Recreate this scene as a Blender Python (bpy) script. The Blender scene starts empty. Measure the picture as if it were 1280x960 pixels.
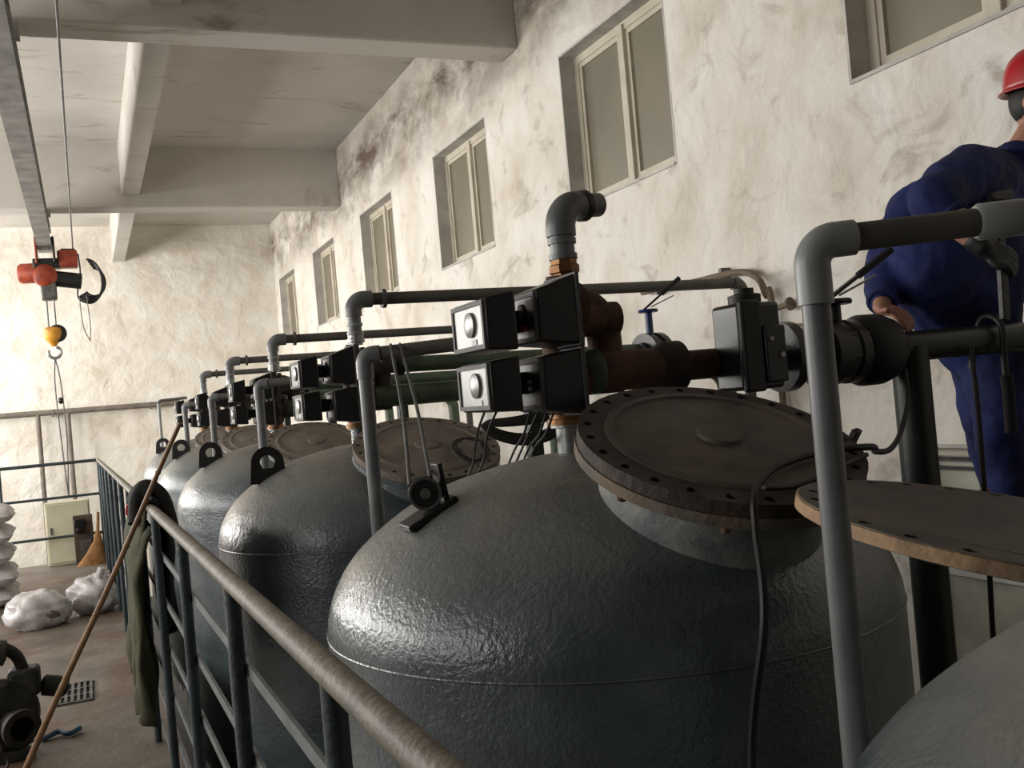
import bpy, bmesh, math, random
from mathutils import Vector, Matrix, noise, Quaternion
random.seed(7)
V = Vector
SC = bpy.context.scene
COL = SC.collection

# ------------------------------------------------------------------ camera, world, lights, exposure
cam_d = bpy.data.cameras.new('camera'); cam = bpy.data.objects.new('camera', cam_d); COL.objects.link(cam)
cam_d.sensor_width = 36.0; cam_d.lens = 1250.0/1280.0*36.0; cam_d.clip_start = 0.05
yaw, pitch, roll = math.radians(23.1), math.radians(0.622), math.radians(5.0)
Fw = V((math.sin(yaw)*math.cos(pitch), math.cos(yaw)*math.cos(pitch), math.sin(pitch)))
Rt = V((math.cos(yaw), -math.sin(yaw), 0)); Up = Rt.cross(Fw)
Xc = Rt*math.cos(roll) - Up*math.sin(roll)
Yc = Up*math.cos(roll) + Rt*math.sin(roll)
cam.matrix_world = Matrix(((Xc.x, Yc.x, -Fw.x, 0), (Xc.y, Yc.y, -Fw.y, 0), (Xc.z, Yc.z, -Fw.z, 1.5), (0, 0, 0, 1)))
SC.camera = cam

wd = bpy.data.worlds.new('daylight'); SC.world = wd; wd.use_nodes = True
wd.node_tree.nodes['Background'].inputs[0].default_value = (0.80, 0.88, 1.0, 1)
wd.node_tree.nodes['Background'].inputs[1].default_value = 0.5

WIN_Y = [2.2, 6.4, 10.6, 14.8, 19.0]          # window centres along the left wall
def window_light(yc, e):
    l = bpy.data.lights.new('window_daylight', 'AREA'); l.shape = 'RECTANGLE'; l.size = 2.9; l.size_y = 2.9
    l.energy = e; l.color = (1.0, 0.972, 0.925)
    o = bpy.data.objects.new('window_daylight', l); COL.objects.link(o)
    o.matrix_world = Matrix(((0, 0, -1, -5.72), (1, 0, 0, yc), (0, -1, 0, 2.85), (0, 0, 0, 1)))
for yc, e in zip(WIN_Y, (150, 290, 370, 520, 820)):
    window_light(yc, e)

vs = SC.view_settings; vs.view_transform = 'Standard'; vs.look = 'None'; vs.gamma = 1.0; vs.use_curve_mapping = False
vs.exposure = -0.5

# ------------------------------------------------------------------ materials
MATS = {}
def nodes_of(name):
    m = bpy.data.materials.new(name); m.use_nodes = True; nt = m.node_tree
    b = nt.nodes['Principled BSDF']
    return m, nt, b
def N(nt, t, **kw):
    n = nt.nodes.new(t)
    for k, v in kw.items(): setattr(n, k, v)
    return n
def ramp(nt, fac, stops):
    r = N(nt, 'ShaderNodeValToRGB'); e = r.color_ramp.elements
    while len(e) < len(stops): e.new(0.5)
    for i, (p, c) in enumerate(stops): e[i].position = p; e[i].color = (*c, 1)
    nt.links.new(fac, r.inputs[0]); return r.outputs[0]
def mixc(nt, fac, a, b):
    m = N(nt, 'ShaderNodeMix', data_type='RGBA')
    for sock, val in ((m.inputs[0], fac), (m.inputs[6], a), (m.inputs[7], b)):
        if hasattr(val, 'links') or hasattr(val, 'is_linked'): nt.links.new(val, sock)
        elif isinstance(val, (int, float)): sock.default_value = val
        else: sock.default_value = (*val, 1)
    return m.outputs[2]
def tex(nt, scale, detail=4, rough=0.55, dist=0.0, coord='Object', stretch=None):
    tc = N(nt, 'ShaderNodeTexCoord'); n = N(nt, 'ShaderNodeTexNoise')
    n.inputs['Scale'].default_value = scale; n.inputs['Detail'].default_value = detail
    n.inputs['Roughness'].default_value = rough; n.inputs['Distortion'].default_value = dist
    src = tc.outputs[coord]
    if stretch:
        mp = N(nt, 'ShaderNodeMapping'); mp.inputs['Scale'].default_value = stretch
        nt.links.new(src, mp.inputs[0]); src = mp.outputs[0]
    nt.links.new(src, n.inputs['Vector']); return n.outputs['Fac']
def bump(nt, b, h, strength, dist=0.01):
    bp = N(nt, 'ShaderNodeBump'); bp.inputs['Strength'].default_value = strength; bp.inputs['Distance'].default_value = dist
    nt.links.new(h, bp.inputs['Height']); nt.links.new(bp.outputs[0], b.inputs['Normal'])
def mat(name, c1, c2=None, scale=6, rough=0.6, metal=0.0, bmp=0.0, bscale=40, lo=0.35, hi=0.65, coat=0.0, spec=None, detail=5):
    if name in MATS: return MATS[name]
    m, nt, b = nodes_of(name); b.inputs['Roughness'].default_value = rough; b.inputs['Metallic'].default_value = metal
    if coat: b.inputs['Coat Weight'].default_value = coat; b.inputs['Coat Roughness'].default_value = 0.25
    if spec is not None: b.inputs['Specular IOR Level'].default_value = spec
    c2 = c2 or tuple(x*0.8 for x in c1)
    nt.links.new(ramp(nt, tex(nt, scale, detail), [(lo, c2), (hi, c1)]), b.inputs['Base Color'])
    if bmp: bump(nt, b, tex(nt, bscale, 3), bmp)
    MATS[name] = m; return m

# plaster of the long wall: chalky white, scuffed brown patches, soot under the slab
def plaster(name, soot_amt, scuff_lo):
  m, nt, b = nodes_of(name); b.inputs['Roughness'].default_value = 0.9; b.inputs['Specular IOR Level'].default_value = 0.2
  base = ramp(nt, tex(nt, 1.3, 6, 0.6, 0.3), [(0.3, (0.62, 0.55, 0.46)), (0.46, (0.76, 0.71, 0.63)), (0.62, (0.83, 0.80, 0.74))])
  scuff = ramp(nt, tex(nt, 2.3, 7, 0.62, 0.7, stretch=(1, 1, 1.4)), [(scuff_lo, (0, 0, 0)), (scuff_lo+0.2, (1, 1, 1))])
  c = mixc(nt, scuff, base, (0.40, 0.34, 0.28))
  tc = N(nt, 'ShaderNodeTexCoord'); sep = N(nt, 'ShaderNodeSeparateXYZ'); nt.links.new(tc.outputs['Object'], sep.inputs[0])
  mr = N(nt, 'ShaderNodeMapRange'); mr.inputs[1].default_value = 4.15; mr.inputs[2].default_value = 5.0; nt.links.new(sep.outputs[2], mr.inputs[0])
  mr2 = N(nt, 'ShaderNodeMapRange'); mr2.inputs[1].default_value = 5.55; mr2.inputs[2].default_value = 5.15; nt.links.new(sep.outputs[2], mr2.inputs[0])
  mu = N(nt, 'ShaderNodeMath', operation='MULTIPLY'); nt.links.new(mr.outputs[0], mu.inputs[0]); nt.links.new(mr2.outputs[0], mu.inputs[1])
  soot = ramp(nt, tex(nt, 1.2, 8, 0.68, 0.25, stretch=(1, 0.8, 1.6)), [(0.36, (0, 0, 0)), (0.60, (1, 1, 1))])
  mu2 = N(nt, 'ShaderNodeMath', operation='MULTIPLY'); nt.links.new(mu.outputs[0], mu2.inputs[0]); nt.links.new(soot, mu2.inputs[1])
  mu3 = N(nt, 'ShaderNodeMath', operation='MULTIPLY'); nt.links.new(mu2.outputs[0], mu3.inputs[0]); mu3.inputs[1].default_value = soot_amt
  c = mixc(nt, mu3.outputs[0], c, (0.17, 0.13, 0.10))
  nt.links.new(c, b.inputs['Base Color'])
  ad = N(nt, 'ShaderNodeMath', operation='ADD'); nt.links.new(tex(nt, 2.8, 6, 0.5, 0.35), ad.inputs[0]); sc_ = N(nt, 'ShaderNodeMath', operation='MULTIPLY'); sc_.inputs[1].default_value = 0.10; nt.links.new(tex(nt, 16, 3), sc_.inputs[0]); nt.links.new(sc_.outputs[0], ad.inputs[1])
  bump(nt, b, ad.outputs[0], 0.75, 0.07)
  MATS[name] = m
plaster('plaster', 1.0, 0.56); plaster('plaster_far', 0.25, 0.64)

# distempered ceiling with damp streaks
m, nt, b = nodes_of('ceiling_paint'); b.inputs['Roughness'].default_value = 0.92; b.inputs['Specular IOR Level'].default_value = 0.15
base = ramp(nt, tex(nt, 0.8, 5), [(0.3, (0.50, 0.47, 0.43)), (0.7, (0.61, 0.58, 0.535))])
st = ramp(nt, tex(nt, 1.4, 7, 0.65, 0.8, stretch=(0.6, 2.2, 1)), [(0.57, (0, 0, 0)), (0.74, (1, 1, 1))])
nt.links.new(mixc(nt, st, base, (0.30, 0.25, 0.20)), b.inputs['Base Color'])
bump(nt, b, tex(nt, 30, 3), 0.15); MATS['ceiling_paint'] = m

# tank enamel: blue-grey, orange peel, dust settled on what faces up
def tank_paint(name, dust):
    m, nt, b = nodes_of(name); b.inputs['Roughness'].default_value = 0.42; b.inputs['Specular IOR Level'].default_value = 0.6
    base = ramp(nt, tex(nt, 4, 6, 0.6), [(0.3, (0.052, 0.068, 0.075)), (0.55, (0.085, 0.108, 0.116)), (0.75, (0.125, 0.145, 0.150))])
    scr = ramp(nt, tex(nt, 11, 6, 0.7, 0.5), [(0.66, (0, 0, 0)), (0.74, (1, 1, 1))])
    base = mixc(nt, scr, base, (0.16, 0.15, 0.135))
    g = N(nt, 'ShaderNodeNewGeometry'); s = N(nt, 'ShaderNodeSeparateXYZ'); nt.links.new(g.outputs['Normal'], s.inputs[0])
    r = N(nt, 'ShaderNodeMapRange'); r.inputs[1].default_value = 0.66; r.inputs[2].default_value = 0.98; r.inputs[4].default_value = dust
    nt.links.new(s.outputs[2], r.inputs[0])
    dn = ramp(nt, tex(nt, 7, 6, 0.65), [(0.25, (0.35, 0.35, 0.35)), (0.6, (1, 1, 1))])
    mm = N(nt, 'ShaderNodeMath', operation='MULTIPLY'); nt.links.new(r.outputs[0], mm.inputs[0]); nt.links.new(dn, mm.inputs[1])
    nt.links.new(mixc(nt, mm.outputs[0], base, (0.20, 0.175, 0.14)), b.inputs['Base Color'])
    rr = N(nt, 'ShaderNodeMapRange'); rr.inputs[3].default_value = 0.27; rr.inputs[4].default_value = 0.85
    nt.links.new(mm.outputs[0], rr.inputs[0]); nt.links.new(rr.outputs[0], b.inputs['Roughness'])
    ad = N(nt, 'ShaderNodeMath', operation='ADD'); nt.links.new(tex(nt, 70, 3, 0.6), ad.inputs[0]); nt.links.new(tex(nt, 14, 4), ad.inputs[1])
    bump(nt, b, ad.outputs[0], 0.28, 0.012)
    cw = N(nt, 'ShaderNodeMapRange'); cw.inputs[3].default_value = 0.7; cw.inputs[4].default_value = 0.0
    nt.links.new(mm.outputs[0], cw.inputs[0]); nt.links.new(cw.outputs[0], b.inputs['Coat Weight']); b.inputs['Coat Roughness'].default_value = 0.2
    nt.links.new(b.inputs['Normal'].links[0].from_socket, b.inputs['Coat Normal'])
    MATS[name] = m; return m
tank_paint('tank_enamel', 0.75); tank_paint('tank_enamel_dusty', 0.95)

M = lambda n: MATS[n]
m, nt, b = nodes_of('concrete'); b.inputs['Roughness'].default_value = 0.55
base = ramp(nt, tex(nt, 2.4, 7, 0.65, 0.4), [(0.3, (0.085, 0.07, 0.055)), (0.5, (0.17, 0.14, 0.11)), (0.7, (0.24, 0.205, 0.165))])
red = ramp(nt, tex(nt, 1.5, 6, 0.6, 0.8, stretch=(1, 0.8, 1)), [(0.50, (0, 0, 0)), (0.64, (0.8, 0.8, 0.8))])
nt.links.new(mixc(nt, red, base, (0.13, 0.060, 0.032)), b.inputs['Base Color']); bump(nt, b, tex(nt, 25, 5), 0.35); MATS['concrete'] = m
mat('shade_concrete', (0.10, 0.10, 0.095), (0.06, 0.06, 0.058), 2, 0.9)
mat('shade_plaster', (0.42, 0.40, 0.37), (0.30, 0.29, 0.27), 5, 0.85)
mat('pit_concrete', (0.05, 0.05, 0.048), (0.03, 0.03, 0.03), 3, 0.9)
mat('reveal_grey', (0.62, 0.59, 0.55), (0.46, 0.44, 0.41), 5, 0.85)
mat('window_frame', (0.62, 0.57, 0.46), (0.52, 0.47, 0.37), 5, 0.5)
mat('window_pane', (0.25, 0.22, 0.16), (0.20, 0.18, 0.135), 1.2, 0.35)
mat('pale_pane', (0.62, 0.60, 0.50), (0.45, 0.45, 0.38), 5, 0.3)
mat('white_frame', (0.70, 0.70, 0.68), None, 5, 0.5)
mat('pvc_grey', (0.17, 0.175, 0.18), (0.12, 0.123, 0.125), 8, 0.36)
mat('pvc_pale', (0.30, 0.31, 0.30), (0.24, 0.25, 0.245), 8, 0.35)
mat('pvc_dusty', (0.115, 0.105, 0.092), (0.075, 0.07, 0.063), 8, 0.6)
mat('rust', (0.135, 0.062, 0.034), (0.055, 0.03, 0.022), 16, 0.8, bmp=0.4, bscale=60)
mat('dark_rust', (0.065, 0.045, 0.034), (0.026, 0.020, 0.017), 10, 0.75, bmp=0.4, bscale=50)
mat('raw_edge', (0.42, 0.27, 0.15), (0.24, 0.16, 0.10), 14, 0.85, bmp=0.4)
mat('flange_edge', (0.21, 0.15, 0.095), (0.085, 0.085, 0.080), 5, 0.8, bmp=0.4)
mat('lid_iron', (0.095, 0.075, 0.052), (0.036, 0.031, 0.027), 7, 0.6, bmp=0.25, bscale=45)
mat('lid_dust', (0.20, 0.17, 0.14), (0.13, 0.11, 0.09), 9, 0.9, bmp=0.3, bscale=50)
mat('peeled_paint', (0.26, 0.255, 0.23), (0.10, 0.12, 0.12), 9, 0.6, bmp=0.3, bscale=50)
mat('black_plastic', (0.012, 0.012, 0.013), (0.008, 0.008, 0.009), 10, 0.32)
mat('black_rubber', (0.010, 0.010, 0.010), None, 10, 0.55)
mat('black_iron', (0.016, 0.015, 0.014), (0.008, 0.008, 0.008), 12, 0.38, bmp=0.2)
mat('panel_grey', (0.085, 0.085, 0.085), (0.05, 0.05, 0.05), 10, 0.6)
mat('panel_dark', (0.022, 0.022, 0.025), None, 10, 0.4)
mat('panel_silver', (0.19, 0.18, 0.16), (0.10, 0.095, 0.085), 14, 0.3)
mat('digit_pale', (0.75, 0.75, 0.72), None, 10, 0.5)
mat('digit_red', (0.55, 0.06, 0.10), None, 10, 0.5)
mat('brass', (0.34, 0.17, 0.065), (0.18, 0.085, 0.035), 14, 0.4, metal=0.6)
mat('chrome', (0.36, 0.36, 0.35), (0.24, 0.24, 0.235), 14, 0.35, metal=0.6)
mat('green_pipe', (0.085, 0.125, 0.075), (0.045, 0.065, 0.042), 9, 0.5, bmp=0.2)
mat('dark_green', (0.014, 0.022, 0.016), (0.008, 0.012, 0.010), 9, 0.4)
mat('rail_paint', (0.055, 0.075, 0.082), (0.030, 0.042, 0.048), 12, 0.42, bmp=0.3, bscale=60)
mat('rail_worn', (0.20, 0.165, 0.12), (0.10, 0.088, 0.072), 16, 0.58, bmp=0.3, bscale=60)
mat('rail_bar', (0.16, 0.17, 0.175), (0.09, 0.10, 0.105), 14, 0.5)
mat('bamboo', (0.34, 0.20, 0.10), (0.22, 0.12, 0.06), 12, 0.5)
mat('olive_cloth', (0.085, 0.085, 0.038), (0.04, 0.043, 0.022), 12, 0.9, bmp=0.5, bscale=90)
mat('black_cloth', (0.010, 0.010, 0.010), None, 12, 0.8)
mat('red_plastic', (0.50, 0.012, 0.020), (0.40, 0.008, 0.014), 4, 0.3, coat=0.5)
mat('sack_white', (0.74, 0.71, 0.70), (0.60, 0.56, 0.55), 9, 0.6, bmp=0.5, bscale=60)
mat('plastic_bag', (0.72, 0.69, 0.69), (0.50, 0.46, 0.46), 10, 0.22)
mat('cast_machine', (0.050, 0.046, 0.034), (0.018, 0.017, 0.014), 12, 0.6, bmp=0.4)
mat('cream_paint', (0.74, 0.71, 0.52), (0.66, 0.63, 0.45), 4, 0.55)
mat('brown_board', (0.11, 0.075, 0.05), (0.05, 0.038, 0.028), 9, 0.8)
mat('straw', (0.40, 0.20, 0.07), (0.25, 0.11, 0.035), 16, 0.8)
mat('crane_steel', (0.34, 0.33, 0.31), (0.20, 0.195, 0.185), 5, 0.6)
mat('crane_orange', (0.42, 0.065, 0.022), (0.22, 0.03, 0.015), 8, 0.5)
mat('hook_yellow', (0.75, 0.36, 0.03), (0.5, 0.2, 0.02), 10, 0.5)
mat('dull_steel', (0.16, 0.155, 0.15), (0.07, 0.068, 0.065), 12, 0.5, metal=0.3)
mat('blue_plastic', (0.04, 0.13, 0.25), None, 8, 0.4)
mat('blue_valve', (0.012, 0.035, 0.13), None, 8, 0.4)
mat('far_pipe', (0.20, 0.17, 0.14), (0.13, 0.11, 0.09), 8, 0.7)
mat('conduit_shadow_brown', (0.22, 0.16, 0.10), (0.12, 0.09, 0.06), 8, 0.7)
mat('work_blue', (0.013, 0.024, 0.135), (0.006, 0.011, 0.06), 5, 0.85, bmp=0.35, bscale=25)
mat('skin', (0.46, 0.24, 0.16), (0.38, 0.18, 0.12), 6, 0.55)
mat('hair', (0.012, 0.010, 0.009), None, 20, 0.6)
mat('eye_white', (0.7, 0.68, 0.65), None, 5, 0.3)
mat('tag_white', (0.75, 0.75, 0.72), None, 9, 0.6)

# ------------------------------------------------------------------ mesh helpers
def frame(d):
    d = d.normalized(); a = V((0, 0, 1)) if abs(d.z) < 0.95 else V((1, 0, 0))
    u = a.cross(d).normalized(); return u, d.cross(u)
class MB:
    def __init__(s): s.v = []; s.f = []
    def add(s, vs, fs):
        n = len(s.v); s.v += [V(p) for p in vs]; s.f += [tuple(i+n for i in f) for f in fs]; return s
    def box(s, lo, hi):
        x0, y0, z0 = lo; x1, y1, z1 = hi
        return s.add([(x0,y0,z0),(x1,y0,z0),(x1,y1,z0),(x0,y1,z0),(x0,y0,z1),(x1,y0,z1),(x1,y1,z1),(x0,y1,z1)],
                     [(0,3,2,1),(4,5,6,7),(0,1,5,4),(1,2,6,5),(2,3,7,6),(3,0,4,7)])
    def hexa(s, p): return s.add(p, [(0,3,2,1),(4,5,6,7),(0,1,5,4),(1,2,6,5),(2,3,7,6),(3,0,4,7)])
    def bar(s, a, b, w, h, up=None):          # box beam between two points
        a, b = V(a), V(b); d = (b-a).normalized(); u, t = frame(d)
        if up is not None: u = V(up).cross(d).normalized(); t = d.cross(u)
        P = []
        for q in (a, b):
            for (i, j) in ((-1,-1),(1,-1),(1,1),(-1,1)): P.append(q + u*i*w/2 + t*j*h/2)
        return s.hexa(P)
    def tube(s, pts, r, seg=12, caps=True, rs=None):
        pts = [V(p) for p in pts]; n = len(pts)
        tang = [(pts[min(i+1, n-1)] - pts[max(i-1, 0)]).normalized() for i in range(n)]
        u, w = frame(tang[0]); rings = []; b0 = len(s.v)
        for i in range(n):
            if i:
                q = tang[i-1].rotation_difference(tang[i]); u = q @ u; w = q @ w
            rr = rs[i] if rs else r
            for k in range(seg):
                a = 2*math.pi*k/seg; s.v.append(pts[i] + u*math.cos(a)*rr + w*math.sin(a)*rr)
        for i in range(n-1):
            for k in range(seg):
                k2 = (k+1) % seg
                s.f.append((b0+i*seg+k, b0+i*seg+k2, b0+(i+1)*seg+k2, b0+(i+1)*seg+k))
        if caps:
            s.f.append(tuple(b0+k for k in reversed(range(seg)))); s.f.append(tuple(b0+(n-1)*seg+k for k in range(seg)))
        return s
    def cyl(s, a, b, r, seg=20, r2=None): return s.tube([a, b], r, seg, True, [r, r if r2 is None else r2])
    def lathe(s, prof, o, ax, seg=40, closed=False):   # prof: (r, h) along axis
        o = V(o); ax = V(ax).normalized(); u, w = frame(ax); b0 = len(s.v); n = len(prof)
        for (r, h) in prof:
            for k in range(seg):
                a = 2*math.pi*k/seg; s.v.append(o + ax*h + (u*math.cos(a) + w*math.sin(a))*max(r, 1e-4))
        rng = n if closed else n-1
        for i in range(rng):
            j = (i+1) % n
            for k in range(seg):
                k2 = (k+1) % seg; s.f.append((b0+i*seg+k, b0+i*seg+k2, b0+j*seg+k2, b0+j*seg+k))
        if not closed:
            if prof[0][0] > 1e-3: s.f.append(tuple(b0+k for k in reversed(range(seg))))
            if prof[-1][0] > 1e-3: s.f.append(tuple(b0+(n-1)*seg+k for k in range(seg)))
        return s
    def torus(s, o, ax, R, r, seg=36, sub=10, a0=0, a1=2*math.pi, e1=None):
        o = V(o); ax = V(ax).normalized()
        u, w = frame(ax) if e1 is None else (V(e1).normalized(), ax.cross(V(e1).normalized()))
        full = abs(a1-a0-2*math.pi) < 1e-6
        if full:
            pr = [(R + r*math.cos(2*math.pi*i/sub), r*math.sin(2*math.pi*i/sub)) for i in range(sub)]
            return s.lathe(pr, o, ax, seg, True)
        return s.tube([o + (u*math.cos(a0+(a1-a0)*i/seg) + w*math.sin(a0+(a1-a0)*i/seg))*R for i in range(seg+1)], r, sub)
    def ball(s, c, rx, ry=None, rz=None, seg=20, rings=12):
        ry = ry or rx; rz = rz or rx; c = V(c); b0 = len(s.v)
        for i in range(1, rings):
            t = math.pi*i/rings
            for k in range(seg):
                a = 2*math.pi*k/seg; s.v.append(c + V((rx*math.sin(t)*math.cos(a), ry*math.sin(t)*math.sin(a), rz*math.cos(t))))
        for i in range(rings-2):
            for k in range(seg):
                k2 = (k+1) % seg; s.f.append((b0+i*seg+k, b0+(i+1)*seg+k, b0+(i+1)*seg+k2, b0+i*seg+k2))
        t = len(s.v); s.v += [c + V((0, 0, rz)), c - V((0, 0, rz))]
        for k in range(seg):
            k2 = (k+1) % seg; s.f.append((t, b0+k, b0+k2)); s.f.append((t+1, b0+(rings-2)*seg+k2, b0+(rings-2)*seg+k))
        return s
    def prism(s, poly, d):                     # poly: 3D points, extruded by d
        d = V(d); n = len(poly); P = [V(p) for p in poly]
        return s.add(P + [p+d for p in P], [tuple(reversed(range(n))), tuple(range(n, 2*n))] + [(i, (i+1) % n, n+(i+1) % n, n+i) for i in range(n)])
    def build(s, name, m, parent=None, ang=40, bevel=0, kind=None):
        me = bpy.data.meshes.new(name); me.from_pydata([tuple(p) for p in s.v], [], s.f)
        bm = bmesh.new(); bm.from_mesh(me); bmesh.ops.recalc_face_normals(bm, faces=bm.faces); bm.to_mesh(me); bm.free()
        me.materials.append(M(m) if isinstance(m, str) else m)
        me.shade_smooth(); me.set_sharp_from_angle(angle=math.radians(ang))
        o = bpy.data.objects.new(name, me); COL.objects.link(o)
        if bevel:
            bv = o.modifiers.new('bevel', 'BEVEL'); bv.width = bevel; bv.segments = 2; bv.limit_method = 'ANGLE'
        if parent is not None:
            o.parent = parent                                            # meshes are modelled in world coordinates
            if parent.type == 'EMPTY': o.matrix_parent_inverse = Matrix.Translation(-parent.location)
        if kind: o['kind'] = kind
        return o
def rect_frame(mb, x0, x1, y0, y1, z0, z1, k):       # four bars that butt, in the plane x = const
    mb.box((x0, y0, z0), (x1, y0+k, z1)).box((x0, y1-k, z0), (x1, y1, z1))
    return mb.box((x0, y0+k, z0), (x1, y1-k, z0+k)).box((x0, y0+k, z1-k), (x1, y1-k, z1))
def thing(name, label, cat, loc, group=None):
    o = bpy.data.objects.new(name, None); COL.objects.link(o); o.location = loc; o.empty_display_size = 0.1
    o['label'] = label; o['category'] = cat
    if group: o['group'] = group
    return o
def tag(o, label, cat, group=None):
    o['label'] = label; o['category'] = cat
    if group: o['group'] = group
    return o
def struct_root(name, loc, label, cat):
    o = thing(name, label, cat, loc); o['kind'] = 'structure'; return o
def struct(o, label, cat): o['kind'] = 'structure'; return tag(o, label, cat)
def arc(c, r, a, b, n=8):                     # quarter bend: from c + r*a to c + r*b
    a, b, c = V(a), V(b), V(c)
    return [c + a*r*math.cos(math.pi/2*i/n) + b*r*math.sin(math.pi/2*i/n) for i in range(n+1)]
def spline(pts, n=10):
    P = [V(p) for p in pts]; P = [P[0]*2-P[1]] + P + [P[-1]*2-P[-2]]; out = []
    for i in range(1, len(P)-2):
        for k in range(n):
            t = k/n; a, b_, c_, d = P[i-1], P[i], P[i+1], P[i+2]
            out.append(0.5*((2*b_) + (c_-a)*t + (2*a-5*b_+4*c_-d)*t*t + (3*b_-a-3*c_+d)*t**3))
    out.append(P[-2]); return out

# ------------------------------------------------------------------ the room
WX, FY, CZ, PITZ, YR, LX = 3.9, 21.5, 5.58, -1.9, -5.0, -6.0
UPW = [(2.53+3.37*k, 4.15+3.37*k, 3.02, 4.31) for k in range(6)]       # upper windows: near y, far y, sill z, head z
UPW = [(a, b, s, h) for (a, b, s, h) in UPW if b < 21.4]
LOW = (2.0, 4.02, -0.6, 1.05)
HOLES = UPW + [LOW]
def sheet_wall(name, coords, holes, pos, m, amp=0.012, step=0.16, relief_seed=0.0):
    """a rough plaster sheet in the plane x = pos with rectangular holes"""
    (y0, y1), (z0, z1) = coords
    def cuts(lo, hi, extra):
        s = sorted({lo, hi} | {e for e in extra if lo < e < hi}); out = []
        for a, b_ in zip(s, s[1:]):
            n = max(1, round((b_-a)/step)); out += [a+(b_-a)*i/n for i in range(n)]
        return out + [hi]
    ys = cuts(y0, y1, [e for h in holes for e in h[:2]]); zs = cuts(z0, z1, [e for h in holes for e in h[2:]])
    vs = []
    for y in ys:
        for z in zs:
            d = amp*(noise.fractal(V((y*1.7, z*1.7, relief_seed)), 1.0, 2.0, 3) + 0.5*noise.noise(V((y*6, z*6, 3))))
            for h in holes:
                if h[0]-1e-4 <= y <= h[1]+1e-4 and h[2]-1e-4 <= z <= h[3]+1e-4: d = 0
            vs.append((pos+d, y, z))
    nz = len(zs); fs = []
    for i in range(len(ys)-1):
        for j in range(nz-1):
            yc, zc = (ys[i]+ys[i+1])/2, (zs[j]+zs[j+1])/2
            if any(h[0] < yc < h[1] and h[2] < zc < h[3] for h in holes): continue
            fs.append((i*nz+j, (i+1)*nz+j, (i+1)*nz+j+1, i*nz+j+1))
    mb = MB().add(vs, fs); return mb
root = sheet_wall('wall_right', ((YR, FY+0.1), (PITZ, CZ+0.02)), HOLES, WX, 'plaster').build('wall_right', 'plaster', ang=180)
struct(root, 'long whitewashed rough plaster wall with a row of high windows', 'wall')
for h in HOLES:                                                        # reveals lining each opening
    y0, y1, z0, z1 = h; d = 0.30; t = 0.02
    mb = MB().box((WX-0.002, y1, z0-t), (WX+d, y1+t, z1+t)).box((WX-0.002, y0-t, z0-t), (WX+d, y0, z1+t))
    mb.box((WX-0.002, y0, z1), (WX+d, y1, z1+t)).box((WX-0.014, y0, z0-t), (WX+d, y1, z0))
    mb.build('reveal', 'reveal_grey', root)
MB().box((WX+0.29, YR, PITZ), (WX+0.34, FY+0.1, CZ)).build('outer_skin', 'reveal_grey', root)
ordw = ['nearest the worker', 'second from the worker', 'third from the worker', 'fourth from the worker', 'fifth from the worker', 'sixth from the worker']
for i, (y0, y1, z0, z1) in enumerate(UPW):
    w = struct_root('window_%d' % (i+1), (WX+0.16, (y0+y1)/2, z0), 'high two-pane window with beige frame, %s' % ordw[i], 'window')
    x0, x1 = WX+0.14, WX+0.21; fb = 0.065; ym = (y0+y1)/2
    rect_frame(MB(), x0, x1, y0, y1, z0, z1, fb).build('frame', 'window_frame', w)
    MB().box((x0-0.02, ym-0.045, z0+0.02), (x1, ym+0.045, z1-0.02)).build('mullion', 'window_frame', w, bevel=0.006)
    for a, b_ in ((y0+fb, ym-0.045), (ym+0.045, y1-fb)):
        sb = MB(); k = 0.04; xs0, xs1 = x0+0.012, x1-0.008
        so = rect_frame(sb, xs0, xs1, a-.004, b_+.004, z0+fb-.004, z1-fb+.004, k+.004).build('sash', 'window_frame', w)
        MB().box((xs0+0.02, a+k-0.005, z0+fb+k-0.005), (xs0+0.03, b_-k+0.005, z1-fb-k+0.005)).build('pane', 'window_pane', so)
y0, y1, z0, z1 = LOW
w = struct_root('window_%d' % (len(UPW)+1), (WX+0.1, 3, z0), 'low pale window with white frame behind the dark pipe post', 'window')
mb = rect_frame(MB(), WX+.1, WX+.17, y0, y1, z0, z1, .05)
mb.build('frame', 'window_frame', w)
MB().box((WX+.08, y0, .39), (WX+.17, y1-.02, .46)).build('transom', 'white_frame', w, bevel=.005)
for zz in (.93, .975): MB().box((WX+.09, y0, zz), (WX+.13, y1-.02, zz+.014)).build('bar', 'black_iron', w)
for a, b_ in ((z0+.05, .39), (.46, z1-.05)): MB().box((WX+.14, y0+.05, a), (WX+.15, y1-.05, b_)).build('pane', 'pale_pane', w)

# far wall
mbf = sheet_wall('wall_far', ((LX, WX+0.05), (PITZ, CZ+0.02)), [], 0.0, 'plaster', 0.012, 0.3, 5.0)
mbf.v = [V((p.y, FY+p.x, p.z)) for p in mbf.v]
wf = struct(mbf.build('wall_far', 'plaster_far', ang=180), 'whitewashed end wall beyond the tanks', 'wall')
# left wall with the daylight windows, rear wall
mbl = MB(); ys = [YR] + [e for y in WIN_Y for e in (y-1.5, y+1.5)] + [FY+.1]
mbl.box((LX-.25, YR, PITZ), (LX, FY+.1, 1.35)).box((LX-.25, YR, 4.35), (LX, FY+.1, CZ+.1))
for i in range(0, len(ys), 2): mbl.box((LX-.25, ys[i], 1.35), (LX, ys[i+1], 4.35))
struct(mbl.build('wall_left', 'shade_plaster'), 'plain wall with tall daylight openings on the open side of the hall', 'wall')
struct(MB().box((LX-.25, YR-.2, PITZ), (WX+.3, YR, CZ+.1)).build('wall_rear', 'shade_concrete'), 'plain rear wall of the hall', 'wall')
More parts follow.
